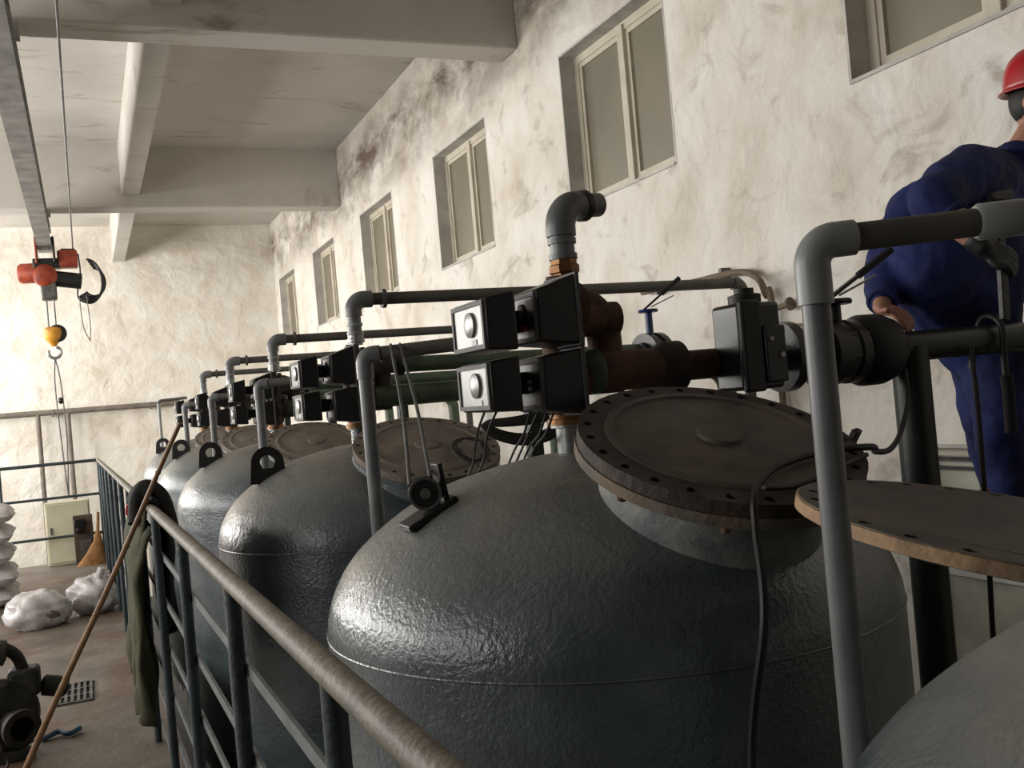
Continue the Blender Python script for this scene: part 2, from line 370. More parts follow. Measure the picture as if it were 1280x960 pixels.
# ceiling slab with cross beams and a long beam
ce = struct(MB().box((LX-.25, YR-.2, CZ), (WX+.34, FY+.2, CZ+.2)).build('ceiling', 'ceiling_paint'), 'distempered concrete ceiling slab with beams', 'ceiling')
for y0, y1 in ((1.4, 1.8), (8.33, 8.73), (15.35, 15.75)):
    MB().box((LX, y0, 4.68), (WX+.01, y1, CZ+.02)).build('cross_beam', 'ceiling_paint', ce, bevel=.02)
for y0, y1 in ((YR, 1.4), (1.8, 8.33), (8.73, 15.35), (15.75, FY)):
    MB().box((.70, y0-.02, 4.86), (.95, y1+.02, CZ+.02)).build('long_beam', 'ceiling_paint', ce, bevel=.02)
MB().box((3.42, YR, 5.30), (WX+.01, FY, CZ+.02)).build('wall_beam', 'ceiling_paint', ce, bevel=.04) if False else None
# platform slab and pit
railx = lambda y: .28-.016*y
PE = 12.95
mb = MB().prism([(LX, YR, -.16), (railx(YR)+.1, YR, -.16), (railx(PE)+.1, PE, -.16), (LX, PE, -.16)], (0, 0, .16))
struct(mb.build('floor', 'concrete'), 'stained brown concrete platform floor beside the railing', 'floor')
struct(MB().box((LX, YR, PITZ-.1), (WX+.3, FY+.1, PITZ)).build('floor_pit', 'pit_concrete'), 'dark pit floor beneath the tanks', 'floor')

# ------------------------------------------------------------------ tanks
AX, Y1, SP, TR = 1.34, 2.57, 2.45, 0.80
PROF = [(0, 1.325), (.10, 1.321), (.20, 1.311), (.34, 1.283), (.45, 1.252), (.54, 1.212), (.63, 1.155), (.70, 1.098), (.745, 1.045), (.778, .985), (.795, .93), (.80, .89)]
def dome_z(r):
    for (r0, z0), (r1, z1) in zip(PROF, PROF[1:]):
        if r0 <= r <= r1: return z0 + (z1-z0)*(r-r0)/(r1-r0)
    return .89
def dense(prof, n=4):
    P = [V((r, 0, z)) for r, z in prof]; return [(max(p.x, 0), p.z) for p in spline(P, n)]
LOWER = [(TR, -.70), (.79, -.78), (.74, -.90), (.62, -1.02), (.40, -1.11), (.15, -1.14), (0, -1.145)]
TILT = math.radians(23)
def ring_with_holes(mb, o, ax, ri, ro, h0, h1, nh, rh, rc):
    """flange ring between heights h0 and h1 with nh through holes of radius rh on the bolt circle rc"""
    o = V(o); ax = V(ax).normalized(); u, w = frame(ax)
    P = lambda r, a, h: o + ax*h + (u*math.cos(a)+w*math.sin(a))*r
    da = 2*math.pi/nh
    for k in range(nh):
        a = k*da
        out = [(ri, a-da/2), (ri, a), (ri, a+da/2), ((ri+ro)/2, a+da/2), (ro, a+da/2), (ro, a), (ro, a-da/2), ((ri+ro)/2, a-da/2)]
        cen_dirs = [(-1, -1), (-1, 0), (-1, 1), (0, 1), (1, 1), (1, 0), (1, -1), (0, -1)]
        for h, flip in ((h1, False), (h0, True)):
            pts = [P(r, t, h) for r, t in out]
            c = P(rc, a, h); er = (u*math.cos(a)+w*math.sin(a)); et = ax.cross(er)
            hp = [c + (er*x + et*y).normalized()*rh for x, y in cen_dirs]
            mb.add(pts+hp, [(i, (i+1) % 8, 8+(i+1) % 8, 8+i) for i in range(8)])
        c0, c1 = P(rc, a, h0), P(rc, a, h1); er = (u*math.cos(a)+w*math.sin(a)); et = ax.cross(er)
        hp0 = [c0 + (er*x + et*y).normalized()*rh for x, y in cen_dirs]; hp1 = [c1 + (er*x + et*y).normalized()*rh for x, y in cen_dirs]
        mb.add(hp0+hp1, [(i, (i+1) % 8, 8+(i+1) % 8, 8+i) for i in range(8)])
        for r in (ri, ro):
            q = [P(r, a-da/2, h0), P(r, a, h0), P(r, a+da/2, h0), P(r, a+da/2, h1), P(r, a, h1), P(r, a-da/2, h1)]
            mb.add(q, [(0, 1, 4, 5), (1, 2, 3, 4)])
    return mb
TANKLAB = ['slate grey tank with a bare dome beneath the loose rusty blind flange',
           'slate grey pressure tank with a black cable trailing over its rusty manhole lid',
           'slate grey pressure tank directly behind the one with the roller bracket',
           'slate grey pressure tank, third of the row counting from the cable-draped one',
           'slate grey pressure tank, fourth of the row counting from the cable-draped one',
           'slate grey pressure tank at the far end of the row beside the end wall']
def tank(k):
    ty = .296 if k == 0 else Y1 + SP*(k-1); tx = 1.195 if k == 0 else AX
    t = thing('pressure_tank', TANKLAB[k], 'tank', (tx, ty, PITZ), 'row of pressure tanks')
    o = V((tx, ty, .008 if k == 0 else 0)); near = k == 1; pm = 'tank_enamel' if k <= 1 else 'tank_enamel_dusty'
    if k == 0: pm = 'tank_enamel_dusty'
    seg = 96 if k < 3 else 64
    MB().lathe(dense(PROF) + LOWER[:1] + dense(LOWER)[1:], o, (0, 0, 1), seg).build('shell', pm, t)
    for zz in (.885, -.70): MB().torus(o+V((0, 0, zz)), (0, 0, 1), TR, .0032, seg, 6).build('weld_seam', pm, t)
    for a in (45, 135, 225, 315):
        c_, s_ = math.cos(math.radians(a))*.6, math.sin(math.radians(a))*.6
        MB().tube([V((o.x+c_, o.y+s_, PITZ)), o+V((c_, s_, -.98))], .06, 12).build('leg', 'rail_paint', t)
    if k == 0: return t
    # oblique manhole on the shoulder that faces back along the row
    n = V((0, -math.sin(TILT), math.cos(TILT))); c = V((AX+.045, ty-.555, 1.350)) if near else V((AX+.10, ty-.575, 1.295))
    neck = MB().lathe([(.275, -.42), (.275, -.06), (.272, -.05)], c, n, 64).build('manhole_neck', 'peeled_paint' if near else pm, t)
    MB().torus(c-n*.2, n, .275, .012, 48, 6).build('weld_seam', pm, t) if False else None
    lm = 'lid_iron' if near else 'lid_dust'
    nh = 24
    fl = ring_with_holes(MB(), c, n, .235, .345, -.056, -.03, nh, .0125, .315).build('neck_flange', 'flange_edge' if near else pm, t)
    lid = ring_with_holes(MB(), c, n, .275, .342, -.028, .004, nh, .0125, .315).build('manhole_lid', 'dark_rust' if near else lm, t)
    cov = MB().lathe([(.278, -.028), (.278, .006), (.270, .012), (.255, .012), (.250, .007), (.18, .007), (.17, .010), (.06, .011), (.055, .02), (.03, .022), (0, .022)], c, n, 64)
    cov.build('cover_plate', lm, lid)
    for j in range(nh):
        if near and j % 3 == 1: 
            a = 2*math.pi*j/nh; u, w = frame(n); p = c + (u*math.cos(a)+w*math.sin(a))*.315
            MB().cyl(p-n*.08, p-n*.005, .0105, 8).build('bolt', 'rust', t)
    # lifting lug with a hole
    if k >= 2:
        lx = -.55; lz = dome_z(.55)
        mb = MB(); L = o + V((lx, -.06, lz-.03)); out = []; inn = []
        for i in range(17):
            a = math.pi*i/16; out.append(V((math.cos(a)*.078, 0, .10+math.sin(a)*.078)))
        out = [V((.088, 0, 0))] + out + [V((-.088, 0, 0))]
        m_ = len(out)
        for i in range(m_): 
            d = (out[i]-V((0, 0, .10))).normalized(); inn.append(V((0, 0, .10)) + d*.036)
        R_ = Matrix.Rotation(math.radians(-12), 3, 'Z'); th = V((0, .011, 0))
        vs = [L+R_@(p-th) for p in out]+[L+R_@(p-th) for p in inn]+[L+R_@(p+th) for p in out]+[L+R_@(p+th) for p in inn]
        fs = []
        for i in range(m_):
            j = (i+1) % m_
            fs += [(i, j, m_+j, m_+i), (2*m_+i, 3*m_+i, 3*m_+j, 2*m_+j), (i, 2*m_+i, 2*m_+j, j), (m_+i, m_+j, 3*m_+j, 3*m_+i)]
        mb.add(vs, fs); mb.build('lifting_lug', 'black_iron', t)
    # top nozzle
    MB().lathe([(.043, 1.29), (.043, 1.392), (.058, 1.394), (.058, 1.402)], o+V((-.06, .03, 0)), (0, 0, 1), 24).build('nozzle', 'chrome' if near else pm, t)
    return t
tanks = [tank(k) for k in range(6)]

# ------------------------------------------------------------------ control valve heads on the tanks
ORD = {1: 'on the cable-draped tank', 2: 'on the second tank of the row', 3: 'on the third tank of the row', 4: 'on the fourth tank of the row', 5: 'on the far tank by the end wall'}
def control_box(par, x0, x1, y0, y1, zf0, zf1, zb0, zb1, silver, near, lower, hue):
    # housing tapering towards its front face at x0
    mb = MB().hexa([(x0, y0, zf0), (x1, y0, zb0), (x1, y1, zb0), (x0, y1, zf0), (x0, y0, zf1), (x1, y0, zb1), (x1, y1, zb1), (x0, y1, zf1)])
    bo = mb.build('control_box', 'black_plastic', par, bevel=.006)
    if not silver: MB().box((x1-.008, y0-.006, zb0-.004), (x1+.004, y1+.006, zb1+.004)).build('rear_rim', 'panel_grey', bo, bevel=.003)
    h = zf1-zf0; w_ = y1-y0
    fr = MB(); b_ = .012; xx0, xx1 = x0-.008, x0+.002
    rect_frame(fr, xx0, xx1, y0+.004, y1-.004, zf0+.004, zf1-.004, b_)
    fr.build('panel_frame', 'panel_grey', bo)
    MB().box((x0-.004, y0+.014, zf0+.014), (x0+.001, y1-.014, zf1-.014)).build('front_panel', 'panel_silver' if silver else 'panel_dark', bo)
    yc, zc = (y0+y1)/2, (zf0+zf1)/2
    if silver:
        MB().lathe([(.034, 0), (.034, .008), (.024, .012), (.010, .014), (0, .014)], (x0-.003, yc-.02, zc+.005), (-1, 0, 0), 20).build('dial', 'chrome', bo)
        MB().box((x0-.006, yc-.055, zc-.05), (x0-.002, yc-.02, zc-.035)).build('label_strip', 'tag_white', bo)
    else:
        if lower:
            for dz in (.008, -.010): MB().box((x0-.006, yc-.02, zc+dz-.006), (x0-.003, yc+.004, zc+dz+.006)).build('digit', 'digit_pale', bo)
        else:
            MB().lathe([(.02, 0), (.02, .006), (0, .007)], (x0-.003, yc, zc+.02), (-1, 0, 0), 16).build('dial', 'panel_grey', bo)
            MB().box((x0-.006, yc-.03, zc-.035), (x0-.003, yc+.03, zc-.022)).build('digit', 'digit_red', bo)
def control_head(k):
    ty = Y1+SP*(k-1); o = V((AX, ty, 0)); near = k == 1
    t = thing('control_valve', 'twin-stacked black control boxes and cast valve ' + ORD[k], 'valve', (AX-.06, ty+.03, 1.40), 'control valves on the tanks')
    q = o+V((-.06, .03, 0))
    MB().lathe([(.066, 1.402), (.066, 1.418), (.058, 1.42), (.058, 1.432)], q, (0, 0, 1), 28).build('brass_flange', 'brass', t)
    body = MB(); body.lathe([(.045, 1.425), (.060, 1.45), (.066, 1.53), (.060, 1.60), (.068, 1.68), (.062, 1.75), (.036, 1.79), (.034, 1.83)], q, (0, 0, 1), 24)
    for zz in (1.53, 1.70):
        body.lathe([(.045, 0), (.045, .12), (.062, .122), (.062, .14)], q+V((0, 0, zz)), (-.35, -1, 0), 18)
        body.lathe([(.05, -.20), (.05, .02), (.058, .03), (.058, .05)], q+V((-.02, 0, zz)), (-1, 0, 0), 16)
    body.tube(spline([q+V((.0, .02, 1.73)), q+V((.08, .02, 1.745)), q+V((.135, .02, 1.70)), q+V((.145, .02, 1.60)), q+V((.10, .02, 1.545)), q+V((0, .02, 1.54))], 6), .052, 14)
    body.lathe([(.075, -.012), (.075, .012)], q+V((.06, .02, 1.74)), (1, 0, .1), 20)
    body.build('valve_body', 'rust' if near else 'dark_rust', t)
    MB().lathe([(.036, 1.825), (.036, 1.835), (.046, 1.838), (.046, 1.858), (.040, 1.862), (.040, 1.875)], q+V((.02, -.01, 0)), (0, 0, 1), 8 if near else 16).build('union_nut', 'brass' if near else 'chrome', t, ang=20)
    x, y = AX, ty
    B = [(-.375, -.288, -.175, .070, 1.622, 1.757, 1.618, 1.775, True, False), (-.220, -.095, -.160, .030, 1.635, 1.775, 1.622, 1.815, False, False),
         (-.370, -.283, -.160, .075, 1.462, 1.592, 1.455, 1.602, True, True), (-.215, -.090, -.150, .035, 1.450, 1.595, 1.432, 1.612, False, True)]
    for a, b_, c_, d, z0, z1, z2, z3, sv, lw in B:
        control_box(t, x+a, x+b_, y+c_, y+d, z0, z1, z2, z3, sv, near, lw, 0)
    for zz in (1.53, 1.70): MB().box((x-.30, y-.05, zz-.03), (x-.08, y+.02, zz+.03)).build('bracket', 'black_iron', t)
    return t
heads = [control_head(k) for k in range(1, 6)]

# ------------------------------------------------------------------ grey drain pipes off the top of each control valve
def drain_pipe(k):
    ty = Y1+SP*(k-1); q = V((AX-.04, ty+.02, 0)); near = k == 1; r = .036
    lab = {1: 'short grey plastic elbow pipe with an open end above the brass nut', 2: 'long grey drain pipe running from the second tank to the wall', 3: 'long grey drain pipe running from the third tank to the wall',
           4: 'long grey drain pipe running from the fourth tank to the wall', 5: 'long grey drain pipe running from the far tank to the wall'}[k]
    t = thing('drain_pipe', lab, 'pipe', (q.x, q.y, 1.87), 'drain pipes above the control valves')
    zt = 2.03 if near else 2.06
    MB().cyl(q+V((0, 0, 1.868)), q+V((0, 0, zt-.06)), r, 20).build('riser', 'pvc_grey', t)
    for zz in (1.885, 1.93): MB().lathe([(r+.006, -.008), (r+.006, .008)], q+V((0, 0, zz)), (0, 0, 1), 20).build('collar', 'pvc_grey' if near else 'pvc_pale', t)
    d = V((.94, .30, .10)).normalized() if near else V((1, 0, 0))
    e = MB().tube([q+V((0, 0, zt-.085))] + arc(q+V((0, 0, zt-.06))+d*.06, .06, -d, V((0, 0, 1)), 10) + [q+V((0, 0, zt))+d*.10], r+.008, 20)
    e.build('elbow', 'pvc_grey', t)
    p = q+V((0, 0, zt))
    if near:
        MB().lathe([(r, .07), (r, .165), (r-.008, .165), (r-.008, .05)], p, d, 20).build('open_stub', 'pvc_grey', t)
        MB().lathe([(r+.011, .085), (r+.011, .105)], p, d, 20).build('collar', 'black_rubber', t)
    else:
        xe = 3.66
        MB().cyl(p+d*.09, V((xe, p.y, p.z)), r-.004, 16).build('run', 'pvc_dusty', t)
        MB().lathe([(r+.014, .155), (r+.014, .175)], p, d, 20).build('collar', 'pvc_dusty', t)
        e2 = V((xe, p.y, p.z))
        MB().tube(arc(e2+V((0, 0, -.06)), .06, V((0, 0, 1)), V((1, 0, 0)), 8) + [e2+V((.06, 0, -.10))], r+.006, 16).build('elbow', 'pvc_dusty', t)
        MB().cyl(e2+V((.06, 0, -.10)), e2+V((.06, 0, -.17)), .03, 12).build('nipple', 'brass', t)
        MB().cyl(e2+V((.06, 0, -.17)), V((e2.x+.06, e2.y, PITZ)), .034, 12).build('drop', 'pvc_dusty', t)
    return t
drains = [drain_pipe(k) for k in range(1, 6)]

# ------------------------------------------------------------------ grey riser pipes in the gaps on the railing side
def riser_pipe(k):
    y = 1.09 if k == 0 else 3.55+SP*(k-1); x = .925 if k == 0 else .94; r = .0195 if k == 0 else .026
    lab = {0: 'grey plastic pipe rising in front of the cable-draped tank with elbow to a horizontal run', 1: 'grey plastic riser pipe in front of the second tank lid', 2: 'grey plastic riser pipe between the second and third tanks',
           3: 'grey plastic riser pipe between the third and fourth tanks', 4: 'grey plastic riser pipe between the fourth and far tanks', 5: 'thin grey riser pipe beyond the far tank'}[k]
    t = thing('riser_pipe', lab, 'pipe', (x, y, PITZ), 'grey riser pipes between the tanks')
    zt = 1.672 if k == 0 else 1.69; p = V((x, y, zt)); d = V((.90, -.36, .035)).normalized()
    MB().cyl((x, y, PITZ), (x, y, zt-.04), r, 20).build('upright', 'pvc_grey', t)
    MB().tube([p+V((0, 0, -.085))] + arc(p+V((0, 0, -.032))+d*.032, .032, -d, V((0, 0, 1)), 10) + [p+d*.06], r+.005, 20).build('elbow', 'pvc_pale' if k == 0 else 'pvc_grey', t)
    L = .30 if k == 0 else .34
    MB().cyl(p+d*.06, p+d*L, r, 18).build('run', 'pvc_dusty', t)
    if k == 0:
        MB().lathe([(r+.002, .23), (r+.006, .235), (r+.006, .30), (r+.002, .31)], p, d, 20).build('coupling', 'pvc_pale', t)
        MB().cyl(p+d*.29, p+d*.46, r+.001, 18).build('run', 'chrome', t)
        MB().tube([p+d*.44]+spline([p+d*.455, p+d*.49+V((0, -.02, -.02)), V((1.37, .80, 1.61)), V((1.34, .72, 1.46)), V((1.31, .66, 1.272))], 6), r, 14).build('bend', 'pvc_grey', t)
    else:
        e = p+d*L; MB().tube(spline([e-d*.02, e+V((.03, -.05, -.01)), V((AX-.06, y-.72, 1.69)), V((AX-.06, y-.92, 1.66))], 6), r, 12).build('bend', 'pvc_dusty', t)
    return t
for k in range(0, 5): riser_pipe(k)
# little riser beyond the far tank
t = thing('riser_pipe', 'thin pale riser pipe standing beside the far tank lug', 'pipe', (.86, 13.6, PITZ))
MB().cyl((.86, 13.6, PITZ), (.86, 13.6, 1.78), .02, 10).build('upright', 'pvc_pale', t)
MB().tube(arc((.90, 13.6, 1.78), .04, (-1, 0, 0), (0, 0, 1), 6)+[V((1.2, 13.5, 1.83))], .02, 10).build('run', 'pvc_dusty', t)

# ------------------------------------------------------------------ iron outlet pipes running to the wall
def lever_valve(t, x, y, z, R, h, tilt, blue):
    MB().lathe([(R*.72, -.09), (R*.72, -.06), (R, -.055), (R, -.02), (R*.93, -.018), (R*.93, .018), (R, .02), (R, .055), (R*.72, .06), (R*.72, .09)], (x, y, z), (1, 0, 0), 32).build('valve_wafer', 'black_iron', t)
    MB().cyl((x, y, z+R*.85), (x, y, z+h), .022, 12).build('valve_neck', 'blue_valve' if blue else 'black_iron', t)
    MB().lathe([(.055, 0), (.06, .008), (.055, .018)], (x, y, z+h), (0, 0, 1), 20).build('notch_plate', 'blue_valve' if blue else 'black_iron', t)
    a = V((x-.03, y, z+h+.015)); b_ = V((x+tilt[0], y+tilt[1], z+h+tilt[2]))
    lv = MB().bar(a, b_, .022, .012); m2 = (a+b_)/2
    lo = lv.build('lever', 'black_iron', t, bevel=.003)
    MB().tube([m2, b_+(b_-a).normalized()*.005], .013, 8).build('lever_grip', 'black_rubber', lo)
    MB().tube([V((x+.01, y-.02, z+h+.03)), V((x+.17, y-.02, z+h+.09))], .004, 6).build('latch_rod', 'chrome', lo)
t = thing('outlet_pipe', 'rusty iron outlet pipe with black box and lever valve, turning green beside the worker', 'pipe', (1.30, Y1, 1.546))
y, z = Y1+.02, 1.546
MB().lathe([(.046, .0), (.05, .05), (.066, .07), (.066, .095), (.060, .10)], (1.28, y, z), (1, 0, 0), 24).build('rusty_socket', 'green_pipe', t)
MB().cyl((1.37, y, z), (1.63, y, z-.003), .060, 24).build('rusty_run', 'rust', t)
MB().lathe([(.062, 1.58), (.078, 1.60), (.078, 1.655), (.05, 1.665)], (0, y, z-.003), (1, 0, 0), 24).build('collar', 'dark_rust', t)
MB().cyl((1.64, y, z-.003), (2.08, y, z), .045, 20).build('rusty_run', 'rust', t)
# black actuator box
bo = MB().box((1.775, y-.16, 1.452), (1.925, y-.02, 1.712)).build('actuator_box', 'black_plastic', t, bevel=.012)
MB().box((1.775, y-.175, 1.446), (1.845, y-.15, 1.718)).build('box_lid', 'black_rubber', bo, bevel=.008)
MB().box((1.85, y-.178, 1.47), (1.925, y-.155, 1.64)).build('cover_plate', 'panel_dark', bo, bevel=.006)
MB().cyl((1.905, y-.185, 1.55), (1.905, y-.17, 1.55), .008, 12).build('screw', 'chrome', bo)
MB().cyl((1.87, y-.185, 1.60), (1.87, y-.17, 1.60), .007, 10).build('screw', 'chrome', bo)
MB().lathe([(.05, 0), (.05, .03), (.03, .035), (.03, .05)], (1.86, y-.08, 1.71), (0, 0, 1), 12).build('gland', 'black_rubber', bo)
MB().cyl((1.86, y-.02, 1.546), (1.86, y-.06, 1.546), .03, 12).build('stem', 'black_iron', bo)
# couplings and lever valve
MB().lathe([(.05, 2.02), (.112, 2.03), (.112, 2.07), (.085, 2.075), (.085, 2.18), (.112, 2.185), (.112, 2.215), (.07, 2.22)], (0, y, z), (1, 0, 0), 32).build('flange_pair', 'black_iron', t)
lever_valve(t, 2.27, y, z, .105, .155, (.24, -.02, .17), False)
MB().lathe([(.07, 2.33), (.10, 2.335), (.118, 2.36), (.118, 2.43), (.105, 2.47), (.07, 2.51), (.052, 2.53)], (0, y, z), (1, 0, 0), 32).build('rubber_joint', 'black_rubber', t)
for i in range(8):
    a = 2*math.pi*i/8+.2; MB().cyl((2.20, y+.092*math.cos(a), z+.092*math.sin(a)), (2.36, y+.092*math.cos(a), z+.092*math.sin(a)), .009, 8).build('bolt', 'black_iron', t)
MB().cyl((2.50, y, z), (3.92, y, z+.006), .052, 24).build('green_run', 'dark_green', t)
MB().tube([V((2.575, y, z)), V((2.575, y, 1.2)), V((2.575, y, PITZ))], .062, 20).build('post', 'dark_green', t)
for k in range(2, 6):
    yk = Y1+SP*(k-1)+.02
    t = thing('outlet_pipe', 'green iron outlet pipe with a lever valve ' + ORD[k], 'pipe', (1.3, yk, 1.546), 'green outlet pipes')
    MB().tube([V((1.28, yk, 1.55)), V((1.42, yk, 1.55))]+arc((3.43, yk, 1.43), .12, (0, 0, 1), (1, 0, 0), 8)+[V((3.55, yk, PITZ))], .056, 20).build('run', 'green_pipe', t)
    MB().lathe([(.03, 1.335), (.075, 1.34), (.075, 1.365), (.058, 1.37)], (0, yk, 1.55), (1, 0, 0), 20).build('flange', 'dark_rust', t)
    MB().tube([V((1.36, yk+.02, 1.71)), V((1.52, yk+.02, 1.71))]+arc((1.52, yk+.12, 1.71), .10, (0, -1, 0), (1, 0, 0), 6)[0:1]+[V((3.0, yk+.02, 1.69))], .042, 16).build('upper_run', 'green_pipe', t)
    MB().lathe([(.046, 0), (.06, .01), (.06, .04), (.046, .05)], (1.50, yk+.02, 1.71), (1, 0, 0), 16).build('flange', 'black_iron', t)
    lever_valve(t, 3.05 if k == 2 else 1.95, yk, 1.60, .19 if k == 2 else .11, .31 if k == 2 else .16, (.16, -.11, .18), True)
    MB().box((2.22, yk-.04, PITZ), (2.29, yk+.04, 1.5)).build('support', 'dark_green', t)

# brown tube modelled for a drain pipe's shadow, and thin conduits on the wall
t = thing('pipe_shadow_tube', 'thin brown tube standing in for a drain pipe shadow on the white wall behind the black actuator box', 'pipe', (3.84, 5.3, 2.1))
MB().tube(spline([(3.84, 6.4, 2.17), (3.84, 5.7, 2.155), (3.84, 5.25, 2.15), (3.84, 5.06, 2.10), (3.84, 4.97, 1.98), (3.84, 4.90, 1.6), (3.84, 4.84, -1.9)], 8), .021, 12).build('run', 'conduit_shadow_brown', t)
MB().lathe([(.018, 0), (.018, .08), (.04, .085), (.04, .10)], (3.84, 4.86, 1.88), (.2, -1, .15), 12).build('tap', 'conduit_shadow_brown', t)
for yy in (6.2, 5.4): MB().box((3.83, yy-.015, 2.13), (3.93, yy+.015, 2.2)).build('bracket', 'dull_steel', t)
tag(MB().tube(spline([(3.86, 5.0, 1.79), (3.86, 4.4, 1.74), (3.86, 3.8, 1.77), (3.86, 2.4, 1.80), (3.86, -1.0, 1.80)], 8), .009, 8).build('wall_conduit', 'conduit_shadow_brown'), 'thin brown conduit along the wall behind the worker', 'conduit')

# ------------------------------------------------------------------ roller bracket on the cable-draped tank
dzr = dome_z(.53)
B0 = V((.80, 2.50, dzr-.012))
t = thing('roller_bracket', 'black roller bracket standing on the dome of the cable-draped tank', 'bracket', B0)
MB().bar(B0+V((-.070, 0, -.024)), B0+V((.066, 0, .042)), .10, .018, (0, 0, 1)).build('base_plate', 'black_iron', t, bevel=.004)
MB().bar(B0+V((.045, 0, .028)), B0+V((.03, 0, .135)), .06, .014, (1, 0, 0)).build('cheek', 'black_iron', t, bevel=.003)
wo = MB().lathe([(.012, -.02), (.043, -.02), (.043, -.013), (.032, -.006), (.032, .006), (.043, .013), (.043, .02), (.012, .02)], B0+V((-.012, -.015, .062)), (.25, 1, 0), 28).build('roller', 'black_rubber', t)
MB().lathe([(.014, -.025), (.014, .025)], B0+V((-.012, -.015, .062)), (.25, 1, 0), 14).build('hub', 'dull_steel', wo)
MB().lathe([(.036, -.0225), (.043, -.0225), (.043, -.019), (.036, -.019)], B0+V((-.012, -.015, .062)), (.25, 1, 0), 28, True).build('rim', 'dull_steel', wo)
MB().bar(B0+V((-.012, .03, .062)), B0+V((.04, .03, .062)), .02, .02).build('axle', 'black_iron', t)
tag(MB().tube(spline([B0+V((-.035, -.02, .10)), V((.765, 2.58, 1.46)), V((.735, 2.75, 1.62)), V((.72, 2.90, 1.73))], 8), .006, 8).build('cable', 'black_rubber'), 'thin dark cable rising from the roller bracket, outer strand', 'cable') if False else None
t = thing('hanging_cable', 'pair of thin grey cables rising from the roller to the horizontal grey pipe', 'cable', B0+V((0, 0, .1)))
top = V((1.03, 3.50, 1.70))
for dx, a in ((0.0, B0+V((-.045, .0, .085))), (.035, B0+V((.012, .0, .10)))):
    MB().tube(spline([a, a*.55+(top+V((dx, 0, 0)))*.45+V((.012, .01, .0)), top+V((dx, 0, .02))], 10), .0055, 8).build('strand', 'panel_grey', t)

# ------------------------------------------------------------------ cables
n = V((0, -math.sin(TILT), math.cos(TILT))); LC = V((AX+.045, Y1-.555, 1.350)); ey = V((0, math.cos(TILT), math.sin(TILT)))
lidp = lambda a, b_, h=.022: LC + V((a, 0, 0)) + ey*b_ + n*h
cb = [V((2.46, 2.50, 1.47)), V((2.41, 2.45, 1.37)), V((2.28, 2.36, 1.28)), V((2.10, 2.22, 1.25)), V((1.90, 2.06, 1.268)), lidp(.32, -.16, .016), lidp(.18, -.16, .020), lidp(.02, -.20), lidp(-.08, -.26, .02), lidp(-.135, -.32, .015), lidp(-.155, -.365, -.03),
      V((1.165, 1.60, 1.03)), V((1.15, 1.66, .75)), V((1.13, 1.66, .3)), V((1.12, 1.68, -.6)), V((1.12, 1.68, PITZ))]
tag(MB().tube(spline(cb, 10), .0085, 8).build('black_cable', 'black_rubber'), 'black cable trailing over the rusty manhole lid and down the tank', 'cable')
tag(MB().tube(spline([lidp(.28, -.19, .014), lidp(.16, -.235, .016), lidp(0, -.285, .016), lidp(-.10, -.30, .03)], 10), .006, 8).build('black_cable', 'black_rubber'), 'second thin black wire lying along the lower rim of the rusty lid', 'cable')
tag(MB().tube(spline([(2.78, 2.52, 1.53), (2.765, 2.50, 1.3), (2.755, 2.50, .9), (2.75, 2.52, .2), (2.75, 2.55, PITZ)], 8), .009, 8).build('black_cable', 'black_rubber'), 'thin black cable hanging from the green pipe between post and worker', 'cable')
t = thing('hanging_hose', 'dark thick hose loop hung over the green pipe in front of the worker', 'hose', (2.93, 2.5, 1.3))
MB().tube(spline([(2.95, 2.68, 1.45), (2.95, 2.62, 1.62), (2.94, 2.53, 1.60), (2.92, 2.51, 1.45), (2.91, 2.50, 1.30)], 8), .012, 10).build('loop', 'black_rubber', t)
MB().tube([(2.91, 2.50, 1.42), (2.915, 2.50, 1.36), (2.91, 2.50, 1.22)], .021, 10).build('sleeve', 'black_cloth', t)
MB().bar(lidp(.333, -.07, -.045), lidp(.352, -.075, .022), .045, .016).build('hinge_lug', 'black_iron', tanks[1], bevel=.003)
# coil of cable and wires behind the boxes
t = thing('cable_coil', 'loose black cable coil hanging below the control boxes of the cable-draped tank', 'cable', (1.25, 3.0, 1.4))
for i in range(4):
    c0 = V((1.30+.01*i, 3.02+.01*i, 1.385+.008*i))
    MB().tube([c0+V((.15*math.cos(a)+.02, .05*math.sin(a), .032*math.sin(a+.15*i)+.015*math.cos(2*a))) for a in [2*math.pi*j/28 for j in range(29)]], .008, 6).build('loop', 'black_rubber', t)
MB().tube(spline([(1.33, 2.66, 1.50), (1.38, 2.76, 1.46), (1.43, 2.92, 1.43), (1.46, 3.02, 1.395)], 6), .007, 6).build('lead', 'black_rubber', t)
t = thing('wire_bundle', 'thin black wires hanging under the lower control boxes of the cable-draped tank', 'wire', (1.1, 2.6, 1.45))
for i, (wx, wz) in enumerate(((1.00, 1.462), (1.035, 1.460), (1.135, 1.450), (1.16, 1.447), (1.185, 1.443), (1.207, 1.440))):
    a = V((wx, 2.55, wz)); e = a+V((.035, .27, 0)); e.z = dome_z(math.hypot(e.x-AX, e.y-Y1))+.003
    MB().tube(spline([a, a+V((random.uniform(-.015, .005), .05, -.06)), V((e.x-.01, e.y-.08, e.z+.045)), e], 6), .0035, 6).build('strand', 'black_rubber', t)
t = thing('wire_tangle', 'tangled thin wires on the rim of the second tank lid', 'wire', (1.55, 4.5, 1.2))
for i in range(4):
    c0 = V((1.58, 4.28, 1.24))
    MB().tube([c0+V((.07*math.cos(a+i)+.01*i, .07*math.sin(a+i), .05*math.sin(a*1.0+i)+.03)) for a in [2*math.pi*j/20 for j in range(19)]], .004, 6).build('strand', 'black_rubber', t)

